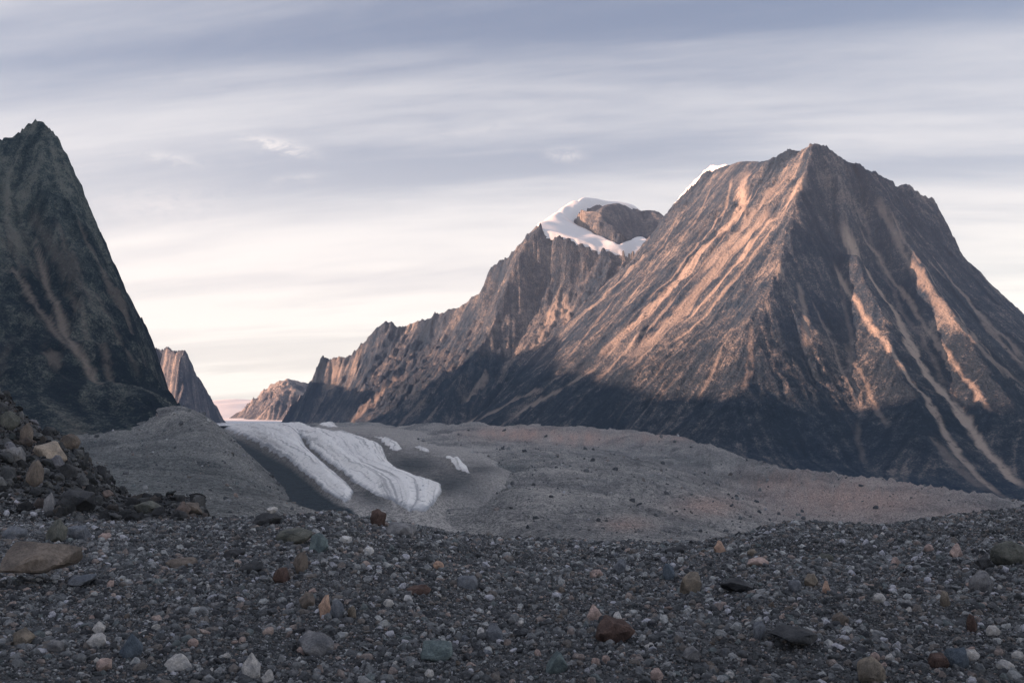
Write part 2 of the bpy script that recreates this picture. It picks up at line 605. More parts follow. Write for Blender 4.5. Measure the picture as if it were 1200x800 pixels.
# ------------------------------------------------------------------ great pyramid mountain on the right
def build_main():
    fld = Field(-350, 2700, 1350, 4700, 5.5)
    skyl = L((768, 274, 4300), (775, 264, 4280), (790, 246, 4250), (810, 221, 4200), (830, 201, 4120), (855, 184, 3950), (880, 174.5, 3780), (905, 171.5, 3590),
             (921, 176, 3460), (933, 184, 3360), (940, 175, 3280), (955, 168, 3200), (970, 176, 3230), (985, 188, 3260), (1010, 196, 3300),
             (1040, 208, 3380), (1064, 214, 3420), (1092, 233, 3430), (1112, 264, 3420), (1130, 301, 3400), (1160, 335, 3380),
             (1200, 369, 3360), (1260, 415, 3300), (1330, 470, 3200), (1400, 500, 3100))
    lines = [skyl, behind(skyl, 420, 420), behind(skyl, 900, 900)]
    lines += [
        L((768, 274, 4300), (735, 312, 4050), (700, 345, 3920), (665, 382, 3750), (640, 418, 3620), (600, 455, 3430), (560, 492, 3250), (540, 510, 3100)),
        L((880, 180, 3800), (865, 198, 3740), (845, 230, 3640), (815, 275, 3500), (775, 325, 3350), (735, 370, 3230), (690, 415, 3120), (650, 455, 3020), (615, 498, 2900)),
        L((928, 187, 3380), (905, 222, 3300), (870, 270, 3220), (835, 322, 3120), (790, 375, 2990), (745, 420, 2900), (700, 465, 2780), (665, 500, 2700)),
        L((955, 168, 3200), (944, 205, 3090), (932, 250, 2960), (912, 310, 2800), (892, 370, 2640), (872, 430, 2480), (850, 485, 2320), (835, 522, 2200)),
        L((958, 195, 3190), (968, 240, 3080), (980, 300, 2940), (990, 365, 2760), (1000, 430, 2540), (1008, 490, 2310), (1015, 548, 2080)),
        L((975, 181, 3235), (985, 215, 3120), (988, 245, 3040), (1003, 300, 2880), (1030, 370, 2640), (1058, 440, 2390), (1085, 505, 2140), (1105, 562, 1930)),
        L((1000, 215, 3260), (1010, 270, 3120), (1035, 325, 2960), (1070, 385, 2720), (1105, 450, 2440), (1150, 525, 2110), (1190, 588, 1860)),
        L((1015, 198, 3310), (1035, 235, 3160), (1065, 285, 2990), (1105, 350, 2730), (1150, 420, 2450), (1205, 500, 2130), (1255, 575, 1870)),
        L((1048, 220, 3400), (1075, 270, 3250), (1110, 325, 3050), (1165, 405, 2730), (1230, 490, 2380), (1300, 570, 2050)),
        L((1075, 228, 3425), (1095, 262, 3330), (1120, 305, 3200), (1165, 360, 2980), (1230, 440, 2650), (1330, 540, 2250)),
        L((540, 520, 2900), (615, 512, 2750), (680, 512, 2600), (760, 517, 2450), (835, 532, 2150), (900, 553, 2020), (960, 563, 1950), (1015, 572, 1900), (1080, 585, 1800), (1160, 603, 1680), (1250, 630, 1600), (1350, 660, 1500)),
    ]

    def lichen_shade(X, Y, H):
        n = fbm(X / 260, Y / 260, 4, 77) * 130
        return (1 - sstep(60, 360, H + n)) * sstep(-150, 0, H + 60) * 0.95  # lichen zone, also painted upward to soften the cast shadow's edge

    scree = [([(983, 256), (1000, 290), (1020, 325), (1045, 360), (1060, 390), (1075, 420), (1100, 455), (1130, 490), (1155, 525), (1185, 560), (1200, 570)], 27, 12, 1.0),  # pale scree, its top widened to stand for the chute's sunlit head
             ([(975, 300), (990, 335), (1010, 365), (1040, 405), (1060, 435), (1085, 465), (1105, 500), (1125, 535), (1150, 562), (1172, 580)], 8, 14, 0.8),
             ([(946, 204), (925, 235), (900, 262), (879, 287), (850, 325), (825, 352), (804, 375)], 26, 14, 0.75),
             ([(872, 195), (868, 246), (845, 272), (821, 296), (800, 325), (771, 354), (740, 385), (708, 410)], 30, 30, 0.8),
             ([(925, 200), (905, 225), (880, 255), (850, 290), (820, 322)], 45, 40, 0.4),
             ([(905, 245), (878, 272), (850, 305), (815, 345), (780, 380), (750, 410)], 40, 60, 0.55),
             ([(1025, 230), (1050, 275), (1085, 330), (1120, 375), (1160, 420), (1195, 450)], 16, 26, 0.5),
             ([(935, 330), (942, 360), (948, 400)], 14, 18, 0.5),
             ([(700, 430), (660, 455), (620, 475), (600, 490)], 14, 26, 0.55),
             ([(660, 440), (630, 458), (600, 470), (560, 492)], 10, 26, 0.5),
             ([(938, 215), (900, 275), (860, 330), (815, 380), (790, 400)], 6, 9, 0.6),
             ([(912, 225), (885, 262), (850, 308), (812, 352), (775, 395), (740, 430)], 6, 9, 0.45),
             ([(893, 215), (862, 262), (828, 305), (790, 350), (752, 392)], 6, 9, 0.45),
             ([(858, 205), (850, 245), (825, 280), (795, 315), (760, 350)], 8, 9, 0.5),
             ([(835, 215), (815, 260), (780, 300), (745, 340), (705, 385)], 6, 9, 0.35),
             ([(800, 250), (770, 295), (735, 335), (700, 375), (665, 420)], 6, 10, 0.35),
             ([(790, 345), (765, 380), (725, 420), (700, 445)], 9, 12, 0.5),
             ([(1005, 260), (1030, 300), (1060, 345), (1090, 390), (1120, 430), (1160, 480)], 8, 10, 0.6),
             ([(1040, 240), (1065, 290), (1100, 340), (1140, 390), (1180, 440)], 8, 8, 0.6),
             ([(1085, 290), (1120, 335), (1160, 385), (1200, 430)], 10, 20, 0.55),
             ([(1130, 345), (1165, 385), (1198, 420)], 8, 16, 0.5),
             ([(950, 350), (975, 400), (990, 440), (1010, 480)], 7, 9, 0.45),
             ([(990, 400), (1015, 450), (1040, 500)], 7, 9, 0.35),
             ([(850, 400), (838, 430), (820, 465)], 7, 10, 0.3), ([(880, 380), (880, 420), (872, 455)], 7, 10, 0.3),
             ([(1090, 510), (1120, 545), (1150, 572)], 8, 40, 0.3)]
    def dome_hook(X, Y, H):
        d = np.hypot((X - 985) / 260, (Y - 3760) / 330)
        k = (1 - sstep(0.55, 1.1, d)) * 0.85
        return H * (1 - k) + k * blur(H, 6)
    o = mountain('pyramid_mountain', fld, lines, M_ROCK, smooth=1.6, warp=20, lic_amp=(5.0, 3.5), rough=12, seed=3,
                 batches=1, drops=34000, steps=60, scree=scree, lichen_shade=lichen_shade, cliffs=17.0, zmin=-190, high=(430, 850), hook=dome_hook)
    # thin edge of snow lying along the rounded shoulder, a cornice on its far side
    X, Y = fld.X, fld.Y
    ln = [(p[0], p[1] + 16) for p in L((776, 262, 4275), (790, 245, 4250), (810, 220, 4200), (830, 201, 4120), (850, 187, 3985), (868, 179, 3860))]
    d, tt = poly_dist(X, Y, ln)
    base = blur(fld.H, 2.5)
    bump = (1 - sstep(10, 36, d + 4 * fbm(X / 30, Y / 30, 2, 4))) * sstep(0.0, 0.15, tt) * sstep(1.0, 0.85, tt)
    sheet('snow_edge', X, Y, np.where(bump > 0.02, np.maximum(base, fld.H * bump + base * (1 - bump)) - 8 + 31 * bump, -300), M_SNOW, {}, bump > 0.05, parent=o)
    return o, fld


# ------------------------------------------------------------------ snow-capped ridge running up the valley
def build_chain():
    fld = Field(-1500, 950, 3300, 6100, 7.0)
    skyl = L((330, 500, 5500), (340, 478, 5450), (352, 466, 5400), (368, 450, 5350), (378, 423, 5250), (392, 420, 5220), (408, 419, 5180), (416, 412, 5120),
             (425, 400, 5070), (436, 388, 5000), (452, 379, 4950), (480, 380, 4900), (504, 375, 4820), (512, 368, 4780), (530, 363, 4700),
             (548, 352, 4620), (562, 345, 4560), (570, 328, 4520), (576, 308, 4480), (584, 304, 4460), (596, 306, 4430), (604, 292, 4400), (612, 291, 4380),
             (616, 275, 4350), (625, 267, 4330), (636, 268, 4350))
    front = L((636, 268, 4350), (655, 273, 4330), (680, 281, 4300), (705, 292, 4280), (735, 297, 4270), (765, 300, 4300))
    dome = L((634, 266, 4400), (648, 252, 4600), (662, 239, 4850), (680, 230, 5150), (700, 227.5, 5250), (722, 232, 5300), (745, 242, 5350), (790, 262, 5200))
    hollow = L((650, 262, 4520), (668, 262, 4560), (690, 274, 4500), (712, 281, 4450), (740, 284, 4430), (765, 281, 4420))
    # rock knob: lit shoulder left of a sharp edge, shaded face right of it
    knob_l = L((673, 264, 4820), (677, 253, 4900), (690, 243.5, 4950), (704, 241, 4940))
    knob_e = L((708, 241, 4850), (708, 250, 4640), (713, 262, 4470), (720, 272, 4390), (728, 281, 4340))
    knob_t = L((708, 241, 4850), (728, 242, 4900), (742, 244, 4920), (752, 248, 4920), (762, 246, 4900), (776, 251, 4900), (800, 262, 4900))
    knob_f = L((728, 280, 4640), (745, 281, 4640), (765, 276, 4660), (790, 268, 4700))
    lines = [skyl, front, dome, hollow, knob_l, knob_e, knob_t, knob_f,
             behind(skyl[:-1], 330, 330), behind(skyl[:-1], 700, 700), behind(dome, 500, 300), behind(dome, 900, 800),
             L((616, 275, 4350), (606, 305, 4280), (592, 345, 4200), (572, 390, 4100), (545, 440, 3960), (512, 494, 3800)),
             L((648, 300, 4330), (640, 340, 4250), (620, 385, 4140), (590, 430, 4000), (560, 470, 3880), (545, 500, 3750)),
             L((690, 300, 4270), (685, 325, 4210), (668, 365, 4100), (640, 405, 3960), (610, 450, 3760), (580, 497, 3560)),
             L((768, 290, 4250), (735, 320, 4120), (700, 352, 4000), (665, 392, 3830), (640, 425, 3680), (600, 465, 3500), (560, 505, 3320)),
             L((562, 345, 4560), (552, 380, 4450), (530, 420, 4300), (500, 460, 4150), (470, 497, 4000)),
             L((576, 330, 4510), (575, 360, 4400), (560, 400, 4240), (530, 450, 4050), (495, 498, 3880)),
             L((504, 375, 4820), (498, 400, 4720), (480, 440, 4550), (450, 475, 4350), (430, 498, 4200)),
             L((530, 372, 4700), (525, 395, 4600), (505, 430, 4430), (475, 470, 4250), (450, 498, 4100)),
             L((452, 379, 4950), (448, 400, 4860), (432, 440, 4720), (412, 475, 4570), (395, 498, 4450)),
             L((470, 385, 4920), (468, 410, 4800), (452, 445, 4600), (425, 480, 4400), (410, 500, 4280)),
             L((410, 419, 5180), (408, 440, 5100), (398, 470, 4980), (385, 498, 4850)),
             L((425, 404, 5080), (424, 430, 5000), (412, 465, 4850), (396, 498, 4680)),
             L((378, 423, 5250), (374, 450, 5190), (362, 475, 5120), (350, 499, 5050)),
             L((392, 422, 5220), (391, 450, 5150), (380, 475, 5060), (368, 499, 4950)),
             L((335, 505, 5350), (345, 508, 4900), (390, 510, 4500), (430, 510, 4050), (480, 512, 3780), (545, 514, 3500), (600, 520, 3350))]

    def lichen_shade(X, Y, H):
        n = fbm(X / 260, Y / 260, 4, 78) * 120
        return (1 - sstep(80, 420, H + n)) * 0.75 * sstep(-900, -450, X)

    scree = [([(572, 435), (555, 460), (545, 470)], 12, 16, 0.6), ([(614, 448), (590, 470), (560, 490), (545, 497)], 10, 30, 0.7),
             ([(660, 372), (662, 355), (668, 385)], 30, 40, 0.5), ([(470, 440), (440, 470), (415, 492)], 20, 36, 0.4),
             ([(500, 462), (480, 485), (470, 497)], 12, 24, 0.35), ([(640, 375), (635, 392), (625, 405)], 16, 20, 0.4)]
    # the snow sheet: lies over the rock, follows its own smooth surface, so rock pokes through where it is higher
    X, Y = fld.X, fld.Y
    P = {}
    rim = L((628, 266, 4350), (655, 276, 4310), (680, 284, 4290), (705, 295, 4270), (735, 300, 4260), (775, 302, 4290))
    outer = [p[:2] for p in rim] + [W(800, 275, 4420)[:2], W(800, 270, 4900)[:2], W(800, 262, 5500)[:2], W(700, 262, 5600)[:2], W(640, 262, 5150)[:2], W(632, 262, 4700)[:2]]
    sd = in_poly(X, Y, outer)
    knob = [p[:2] for p in (knob_l + knob_t[1:])] + [W(800, 265, 4700)[:2], W(765, 277, 4640)[:2], W(745, 283, 4560)[:2], W(724, 282, 4330)[:2], W(700, 272, 4500)[:2], W(682, 268, 4660)[:2]]
    kd = in_poly(X, Y, knob)
    snl = [L((628, 268, 4340), (655, 274, 4320), (680, 282, 4290), (705, 293, 4270), (735, 298, 4260), (775, 300, 4290)), dome, hollow,
           behind(dome, 500, 160), L((667, 262, 4800), (688, 270, 4560), (724, 283, 4330), (760, 279, 4560)), behind(dome, 900, 600),
           L((625, 262, 4450), (640, 258, 4700), (655, 250, 5000))]
    S = blur(faceted(snl, X, Y, 90, -260), 3.0)
    dip = sstep(-4, 14, sd + 7 * fbm(X / 50, Y / 50, 3, 5)) * (1 - sstep(-30, 12, kd + 8 * fbm(X / 50, Y / 50, 3, 6)))
    SB = S
    S = S + 5 - 30 * (1 - dip) ** 2

    def under_snow(X, Y, H):
        k = np.exp(-(np.minimum(sd, 0) / 55.0) ** 2) * (kd < 0) * (sd < 0)
        H = H * (1 - 0.9 * k) + 0.9 * k * (SB - 7 + 0.25 * (H - blur(H, 6)) + 0.75 * np.minimum(sd, 0))
        kk = sstep(-25, 25, kd)
        H = H * (1 - 0.85 * kk) + 0.85 * kk * blur(H, 2.5)
        return np.where(dip > 0.3, np.minimum(H, S - 4), H)
    o = mountain('snow_capped_mountain', fld, lines, M_ROCK, smooth=0.8, warp=20, lic_amp=(17.0, 9.0), rough=24, seed=11,
                 batches=1, drops=30000, steps=50, scree=scree, lichen_shade=lichen_shade, cliffs=24.0, zmin=-150, rate=0.15, hook=under_snow)
    s = sheet('snow_cap', X, Y, np.maximum(S, -200), M_SNOW, {}, dip > 0.05, parent=o)
    return o, fld


def build_far():
    # left cliff: a square-cut headland whose front is lit and whose valley side is in shade
    fld = Field(-2700, -1150, 3650, 6000, 6.5)
    top = L((120, 404, 5250), (150, 407, 5050), (173, 407, 4880), (192, 406.5, 4700), (206, 409, 4480), (210, 418, 4370), (215, 412, 4400), (222, 416, 4430),
            (226, 428, 4460), (231, 442, 4520), (236, 446, 4600), (248, 462, 4780), (254, 477, 4950), (262, 490, 5100), (268, 499, 5200))
    foot_l = L((110, 500, 5050), (173, 500, 4680), (195, 502, 4420), (208, 503, 4220))
    mid_l = L((120, 440, 5150), (173, 440, 4780), (192, 440, 4580), (207, 440, 4380), (209, 470, 4290))
    foot_r = L((214, 503, 4240), (228, 503, 4350), (245, 503, 4560), (262, 503, 4850), (272, 504, 5100))
    mid_r = L((217, 445, 4360), (226, 465, 4440), (240, 480, 4660), (255, 492, 4900))
    o1 = mountain('far_cliff', fld, [top, foot_l, mid_l, foot_r, mid_r, behind(top, 400, 60, -200), behind(top, 900, 500, -300), L((150, 407, 5450), (180, 408, 5300), (198, 409, 5100), (208, 411, 4800))], M_FAR, smooth=0.7, warp=10, lic_amp=(12, 8),
                  rough=8, seed=21, batches=1, drops=12000, steps=30, cliffs=10.0, rate=0.12)
    fld = Field(-2300, -1150, 5500, 7800, 8.0)
    top = L((276, 499, 6300), (280, 491, 6350), (284, 480, 6400), (292, 475, 6450), (302, 465, 6450), (308, 460, 6480), (317, 451, 6480), (327, 449, 6450), (336, 444, 6420),
            (346, 447, 6450), (358, 450, 6500), (370, 452, 6500), (400, 455, 6500))
    foot = L((272, 503, 6050), (290, 503, 6000), (310, 503, 5980), (330, 503, 5950), (350, 503, 5950), (400, 503, 5950))
    mid = L((290, 487, 6280), (305, 480, 6200), (312, 472, 6230), (322, 475, 6150), (332, 468, 6180), (342, 475, 6150), (352, 466, 6200), (370, 475, 6150))
    o2 = mountain('far_crag', fld, [top, foot, mid, behind(top, 400, 200), behind(top, 800, 600)], M_FAR, smooth=0.8, warp=14, lic_amp=(20, 9),
                  rough=16, seed=31, batches=1, drops=12000, steps=30, cliffs=26.0, rate=0.12)
    # ice plateau closing the valley
    fld = Field(-4600, -700, 2650, 11000, 30.0)
    lines = [L((150, 499.6, 2650), (400, 499.6, 2650)), L((180, 497, 3600), (400, 497, 3600)), L((180, 496, 4600), (400, 497, 4600)),
             L((200, 494.5, 5800), (270, 493, 5800), (300, 494, 5800), (400, 495, 5800)), L((180, 486, 7000), (265, 485, 7000), (310, 487, 7000), (420, 486, 7000)),
             L((160, 476, 8200), (270, 474, 8200), (300, 477, 8200), (430, 474, 8200)), L((150, 470, 9500), (250, 469, 9500), (275, 466.5, 9500), (300, 469, 9500), (400, 468, 9500)),
             L((100, 470, 10900), (500, 470, 10900))]
    H = faceted(lines, fld.X, fld.Y, 300, -260)
    H = blur(H, 2.5) + 7 * fbm(fld.X / 500, fld.Y / 500, 4, 3)
    fld.H = H
    o3 = sheet('ice_plateau', fld.X, fld.Y, H, M_SNOW, {}, H > -200)
    tag(o3, kind='structure')
    return o1, o2, o3


# ------------------------------------------------------------------ dark horn on the left
def build_left():
    fld = Field(-1750, -350, 880, 2500, 4.5)
    skyl = L((-260, 330, 1500), (-150, 255, 1560), (-60, 195, 1620), (0, 164, 1660), (15, 156, 1670), (28, 149, 1680), (41, 135, 1690), (54, 144, 1690), (66, 155, 1680), (77, 183, 1660),
             (84, 210, 1645), (90, 232, 1630), (98, 262, 1600), (110, 288, 1570), (128, 318, 1530), (138, 342, 1500), (148, 368, 1470), (155, 395, 1440), (164, 420, 1410),
             (177, 445, 1370), (191, 462, 1330), (207, 473, 1290), (216, 487, 1250), (232, 510, 1200))
    nose = L((45, 144, 1688), (50, 175, 1640), (48, 215, 1590), (60, 260, 1530), (78, 310, 1460), (100, 360, 1390), (125, 410, 1310), (155, 455, 1230), (180, 490, 1150), (185, 510, 1100))
    lines = [skyl, behind(skyl, 250, 330, 60), behind(skyl, 600, 800, 60), nose,
             L((20, 160, 1665), (20, 200, 1620), (28, 250, 1570), (42, 300, 1510), (62, 350, 1430), (85, 400, 1350), (110, 450, 1250), (135, 490, 1150), (150, 516, 1050)),
             L((0, 180, 1640), (-10, 230, 1560), (-5, 290, 1470), (15, 350, 1380), (40, 410, 1280), (65, 465, 1170), (85, 516, 1040)),
             L((-60, 205, 1600), (-70, 260, 1500), (-60, 320, 1390), (-20, 400, 1270), (0, 460, 1150), (20, 516, 1000)),
             L((-160, 270, 1540), (-180, 330, 1420), (-170, 400, 1280), (-130, 480, 1120), (-100, 530, 980)),
             L((-120, 560, 920), (0, 545, 950), (60, 545, 970), (110, 540, 990), (150, 540, 1000), (190, 540, 1040), (225, 530, 1120))]

    def lichen_shade(X, Y, H):
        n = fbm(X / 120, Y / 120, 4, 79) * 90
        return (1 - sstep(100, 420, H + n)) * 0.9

    scree = [([(90, 250), (105, 290), (130, 340), (152, 385), (170, 425)], 5, 7, 0.45), ([(62, 250), (85, 300), (115, 350), (140, 400), (160, 440)], 5, 6, 0.35),
             ([(10, 230), (8, 260), (14, 300)], 5, 7, 0.35), ([(75, 330), (98, 372), (125, 420), (140, 450)], 5, 8, 0.4),
             ([(38, 282), (48, 310), (58, 345), (72, 375), (88, 405), (105, 432), (120, 450)], 4, 9, 0.85),
             ([(0, 315), (18, 320), (35, 345), (52, 370), (70, 395), (80, 405)], 4, 5, 0.7),
             ([(35, 245), (50, 275), (75, 310), (95, 335), (110, 360)], 8, 8, 0.3),
             ([(58, 410), (62, 422), (64, 432)], 10, 10, 0.5),
             ([(20, 270), (20, 295), (28, 320)], 6, 8, 0.3)]
    o = mountain('dark_horn_mountain', fld, lines, M_ROCKL, smooth=0.7, warp=7, lic_amp=(9, 6), rough=11, seed=41,
                 batches=1, drops=26000, steps=50, scree=scree, lichen_shade=lichen_shade, cliffs=15.0, zmin=-140, high=(-50, 60))
    return o, fld


# ------------------------------------------------------------------ unseen wall beside and behind the camera, added and shaped to shade the valley
def build_shade_wall():
    fld = Field(-5200, -760, -5200, 4300, 40.0)
    crest = [(-3100, 4150, 50), (-2750, 3950, 720), (-2600, 3700, 900), (-2500, 3400, 870), (-2400, 3000, 700), (-2250, 2500, 610), (-2150, 2100, 610), (-1900, 1600, 860), (-1850, 900, 820), (-1900, 200, 860), (-1950, -500, 900), (-2050, -1200, 980), (-2300, -1900, 1150), (-2700, -2700, 1350), (-3100, -3700, 1500), (-3300, -4900, 1300)]
    foot = [(x + (1050 if y < 1200 else 620 if y < 2300 else 380) + 60 * math.sin(y / 300), y, -60) for x, y, z in crest]
    back = [(x - 1200, y, z - 900) for x, y, z in crest]
    H = blur(faceted([crest, foot, back], fld.X, fld.Y, 200, -260), 1.0)
    H = H + 90 * fbm(fld.X / 500, fld.Y / 500, 5, 91, 0.5, True) * sstep(-50, 300, H)
    fld.H = H
    z = np.zeros(H.shape)
    o = sheet('shade_wall', fld.X, fld.Y, H, M_ROCKL, {'streak': z, 'streak_fine': z, 'scree': z, 'lichen_shade': z}, H > -200)
    tag(o, kind='structure')


# ------------------------------------------------------------------ valley floor: moraines
def Dr(r):
    return 88.5 / ((r - 480.0) / F + 0.0122)


def plane_z(D):
    return -80.0 + (D - 700.0) * 0.0122


def tps(ctrl, U, V):
    c = np.array([((p[0] / p[1]) * 2.2, math.log(p[1]), p[2]) for p in ctrl])
    n = len(c)

    def k(r2):
        return 0.5 * r2 * np.log(r2 + 1e-12)
    d2 = (c[:, None, 0] - c[None, :, 0]) ** 2 + (c[:, None, 1] - c[None, :, 1]) ** 2
    A = np.zeros((n + 3, n + 3))
    A[:n, :n] = k(d2) + np.eye(n) * 1e-4
    A[:n, n] = 1; A[:n, n + 1] = c[:, 0]; A[:n, n + 2] = c[:, 1]
    A[n:, :n] = A[:n, n:].T
    w = np.linalg.solve(A, np.concatenate([c[:, 2], np.zeros(3)]))
    out = w[n] + w[n + 1] * U * 2.2 + w[n + 2] * V
    for i in range(n):
        out = out + w[i] * k((U * 2.2 - c[i, 0]) ** 2 + (V - c[i, 1]) ** 2)
    return out


def build_floor():
    P = []
    crest = [(1330, 600, 1500), (1240, 592, 1530), (1160, 583, 1600), (1090, 573, 1700), (1020, 562, 1800), (960, 552, 1880), (900, 543, 2000), (865, 533, 2080), (835, 522, 2180), (800, 511, 2350),
             (740, 502, 2550), (690, 499.5, 2700), (640, 500, 2830), (600, 499, 2900), (560, 497, 3000), (500, 497, 3200), (440, 496.5, 3500), (400, 497, 3900)]
    for px, r, D in crest:
        x, y, z = W(px, r, D)
        P.append((x, y, z)); P.append((x * 1.03, y * 1.03, z - 14))
    for px, r, D in [(1330, 640, 1150), (1240, 632, 1180), (1160, 622, 1230), (1090, 612, 1300), (1020, 604, 1380), (960, 597, 1430), (900, 580, 1550), (860, 562, 1700), (830, 548, 1850),
                     (790, 533, 2050), (740, 524, 2250), (690, 520, 2350), (640, 520, 2400), (600, 518, 2450), (560, 515, 2550), (500, 511, 2750), (440, 505, 3100),
                     (860, 620, 830), (960, 640, 700), (1100, 660, 640), (800, 600, 860), (840, 592, 980), (770, 585, 960), (760, 640, 560), (700, 640, 560), (620, 640, 560), (560, 640, 560),
                     (640, 600, 720), (560, 600, 740), (720, 600, 760), (600, 575, 860), (680, 575, 900), (740, 575, 950), (790, 570, 1150),
                     (620, 552, 1120), (700, 552, 1180), (770, 552, 1300), (600, 532, 1500), (680, 535, 1550), (750, 540, 1600), (820, 560, 1500), (560, 522, 1950), (640, 526, 1950), (700, 528, 1950),
                     (500, 640, 560), (420, 640, 560)]:
        P.append(W(px, r, D))
    for px in (300, 400, 500, 560):       # below the ice
        for r in (600, 575, 550, 530, 515, 505):
            if px == 300 and r > 520:
                continue
            x, y, z = W(px, r, Dr(r)); P.append((x, y, z - 17))
    for px, r in ((268, 515), (285, 525), (285, 512), (303, 534), (305, 520), (322, 545), (322, 530), (345, 557), (345, 543), (370, 570), (370, 555), (395, 582), (395, 568), (415, 592)):
        x, y, z = W(px, r, Dr(r)); P.append((x, y, z - 24))
    for px, D in ((250, 3000), (200, 3600), (300, 4200), (100, 4500), (400, 5200), (-200, 4000), (700, 5000), (1100, 4000)):
        x, y, z = W(px, 500, D); P.append((x, y, -90))
    # left lateral moraine
    cr = [(204, 476, 1180), (216, 487, 1120), (230, 503, 1040), (248, 521, 970), (268, 541, 890), (292, 560, 810), (318, 577, 740), (348, 592, 680), (378, 602, 640), (405, 609, 605), (440, 618, 570)]
    for px, r, D in cr:
        x, y, z = W(px, r, D)
        P.append((x, y, z)); P.append((x + 45, y + 60, z - 34)); P.append((x + 100, y + 110, -86))
    for px, r, D in [(60, 519, 960), (110, 517, 980), (150, 515, 1010), (185, 507, 1080), (-100, 530, 900), (100, 540, 760), (160, 540, 790), (210, 540, 810), (90, 575, 560), (150, 575, 580), (220, 575, 610), (270, 575, 640),
                     (120, 620, 400), (200, 620, 420), (280, 620, 440), (340, 620, 470), (-100, 600, 500), (0, 600, 520), (-300, 560, 600)]:
        P.append(W(px, r, D))
    for u in (-0.8, -0.5, -0.2, 0.1, 0.4, 0.8):
        P.append((u * 130, 130, -46 if u > -0.4 else -30)); P.append((u * 250, 250, -72 if u > -0.3 else -50))
    for u in (-0.9, 0.95):
        for D in (500, 1000, 2000, 4000):
            P.append((u * D, D, -60))
    u = np.linspace(-0.9, 0.95, 640); v = np.linspace(math.log(110), math.log(5200), 520)
    U, V = np.meshgrid(u, v)
    H = tps(P, U, V)
    Y = np.exp(V); X = U * Y
    sc = np.clip(Y / 1500, 0.3, 1.6)
    sc = sc * (1 - 0.75 * sstep(0.0, -0.12, U) * sstep(1500, 1200, Y))
    H = H + 11.0 * sc * fbm(X / 170, Y / 170, 4, 5, 0.5) + 4.6 * sc * fbm(X / 48, Y / 48, 5, 6, 0.62) + 2.0 * fbm(X / 14, Y / 14, 3, 8, 0.6) * np.clip(Y / 900, 0.12, 1.3)
    # rills down the lateral moraine face
    PX = U * F + 600; PR = 480 - H / Y * F
    rill = fbm(U * 110, V * 9, 3, 15, 0.6)
    H = H + 11.0 * rill * sstep(0.0, 0.35, U - 0.02) * (sstep(1200, 1700, Y)) * (1 - sstep(3000, 3600, Y))
    PR = 480 - H / Y * F
    rl = 0.7 + 0.9 * rill * sstep(1300, 1800, Y)
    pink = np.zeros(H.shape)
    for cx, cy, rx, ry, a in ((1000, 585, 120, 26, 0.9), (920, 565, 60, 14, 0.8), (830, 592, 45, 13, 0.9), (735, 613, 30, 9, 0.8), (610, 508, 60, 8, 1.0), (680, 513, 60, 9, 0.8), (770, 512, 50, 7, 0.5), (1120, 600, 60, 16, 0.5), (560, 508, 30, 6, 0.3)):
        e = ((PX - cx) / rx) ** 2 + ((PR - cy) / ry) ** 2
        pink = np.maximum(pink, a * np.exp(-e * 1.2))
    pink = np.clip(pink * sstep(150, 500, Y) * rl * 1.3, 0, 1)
    mott = 0.5 + 0.5 * fbm(X / 95 + 0.6 * rill, Y / 150, 5, 71, 0.6, True)
    chan = 1 - sstep(0.0, 0.10, np.abs(fbm(X / 210 + 0.3 * fbm(X / 60, Y / 60, 3, 73), Y / 260, 3, 72, 0.5)))
    H = H - 4.0 * chan * sstep(350, 900, Y)
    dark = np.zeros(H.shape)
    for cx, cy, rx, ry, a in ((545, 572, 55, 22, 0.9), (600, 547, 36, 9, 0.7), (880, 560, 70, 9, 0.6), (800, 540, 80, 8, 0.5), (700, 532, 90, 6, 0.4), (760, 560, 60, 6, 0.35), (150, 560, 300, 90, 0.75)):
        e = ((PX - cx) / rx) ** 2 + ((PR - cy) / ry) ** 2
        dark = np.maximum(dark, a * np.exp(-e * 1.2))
    m, t = material('moraine_till')
    p = t.pos()
    big = t.noise(p, 0.012, 6, 0.62, 0.2); med = t.noise(p, 0.09, 6, 0.7); fine = t.noise(p, 0.6, 4, 0.7)
    f = t.math('ADD', t.math('MULTIPLY', big, 0.6), t.math('ADD', t.math('MULTIPLY', med, 0.45), t.math('MULTIPLY', fine, 0.3)))
    c = t.colors(t.ramp(f, 0.46, 0.86), [(0.0, (0.22, 0.225, 0.228)), (0.5, (0.38, 0.38, 0.378)), (1.0, (0.58, 0.56, 0.54))])
    c = t.mix(t.ramp(t.attr('mott'), 0.85, 0.45, 0.0, 0.65), c, t.mix(1.0, c, (0.55, 0.57, 0.60), 'MULTIPLY'))
    c = t.mix(t.math('MULTIPLY', t.attr('chan'), 0.55), c, t.mix(1.0, c, (0.5, 0.53, 0.57), 'MULTIPLY'))
    c = t.mix(t.math('MULTIPLY', t.attr('rill'), 0.6), c, t.mix(1.0, c, (0.60, 0.60, 0.62), 'MULTIPLY'))
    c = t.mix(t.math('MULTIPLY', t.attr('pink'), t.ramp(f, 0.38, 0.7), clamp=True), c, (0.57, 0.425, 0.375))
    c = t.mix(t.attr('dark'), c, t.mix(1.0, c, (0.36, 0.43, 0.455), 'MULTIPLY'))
    blocks = t.ramp(t.math('ADD', t.vor(p, 0.42), t.math('MULTIPLY', med, 0.25)), 0.34, 0.20)
    grit = t.noise(p, 1.1, 3, 0.8)
    c = t.mix(1.0, c, t.mix(t.ramp(t.math('ADD', t.math('MULTIPLY', grit, 0.5), t.math('MULTIPLY', t.noise(p, 0.35, 3, 0.8), 0.5)), 0.42, 0.58), (0.42, 0.43, 0.44), (1.45, 1.42, 1.38)), 'MULTIPLY')
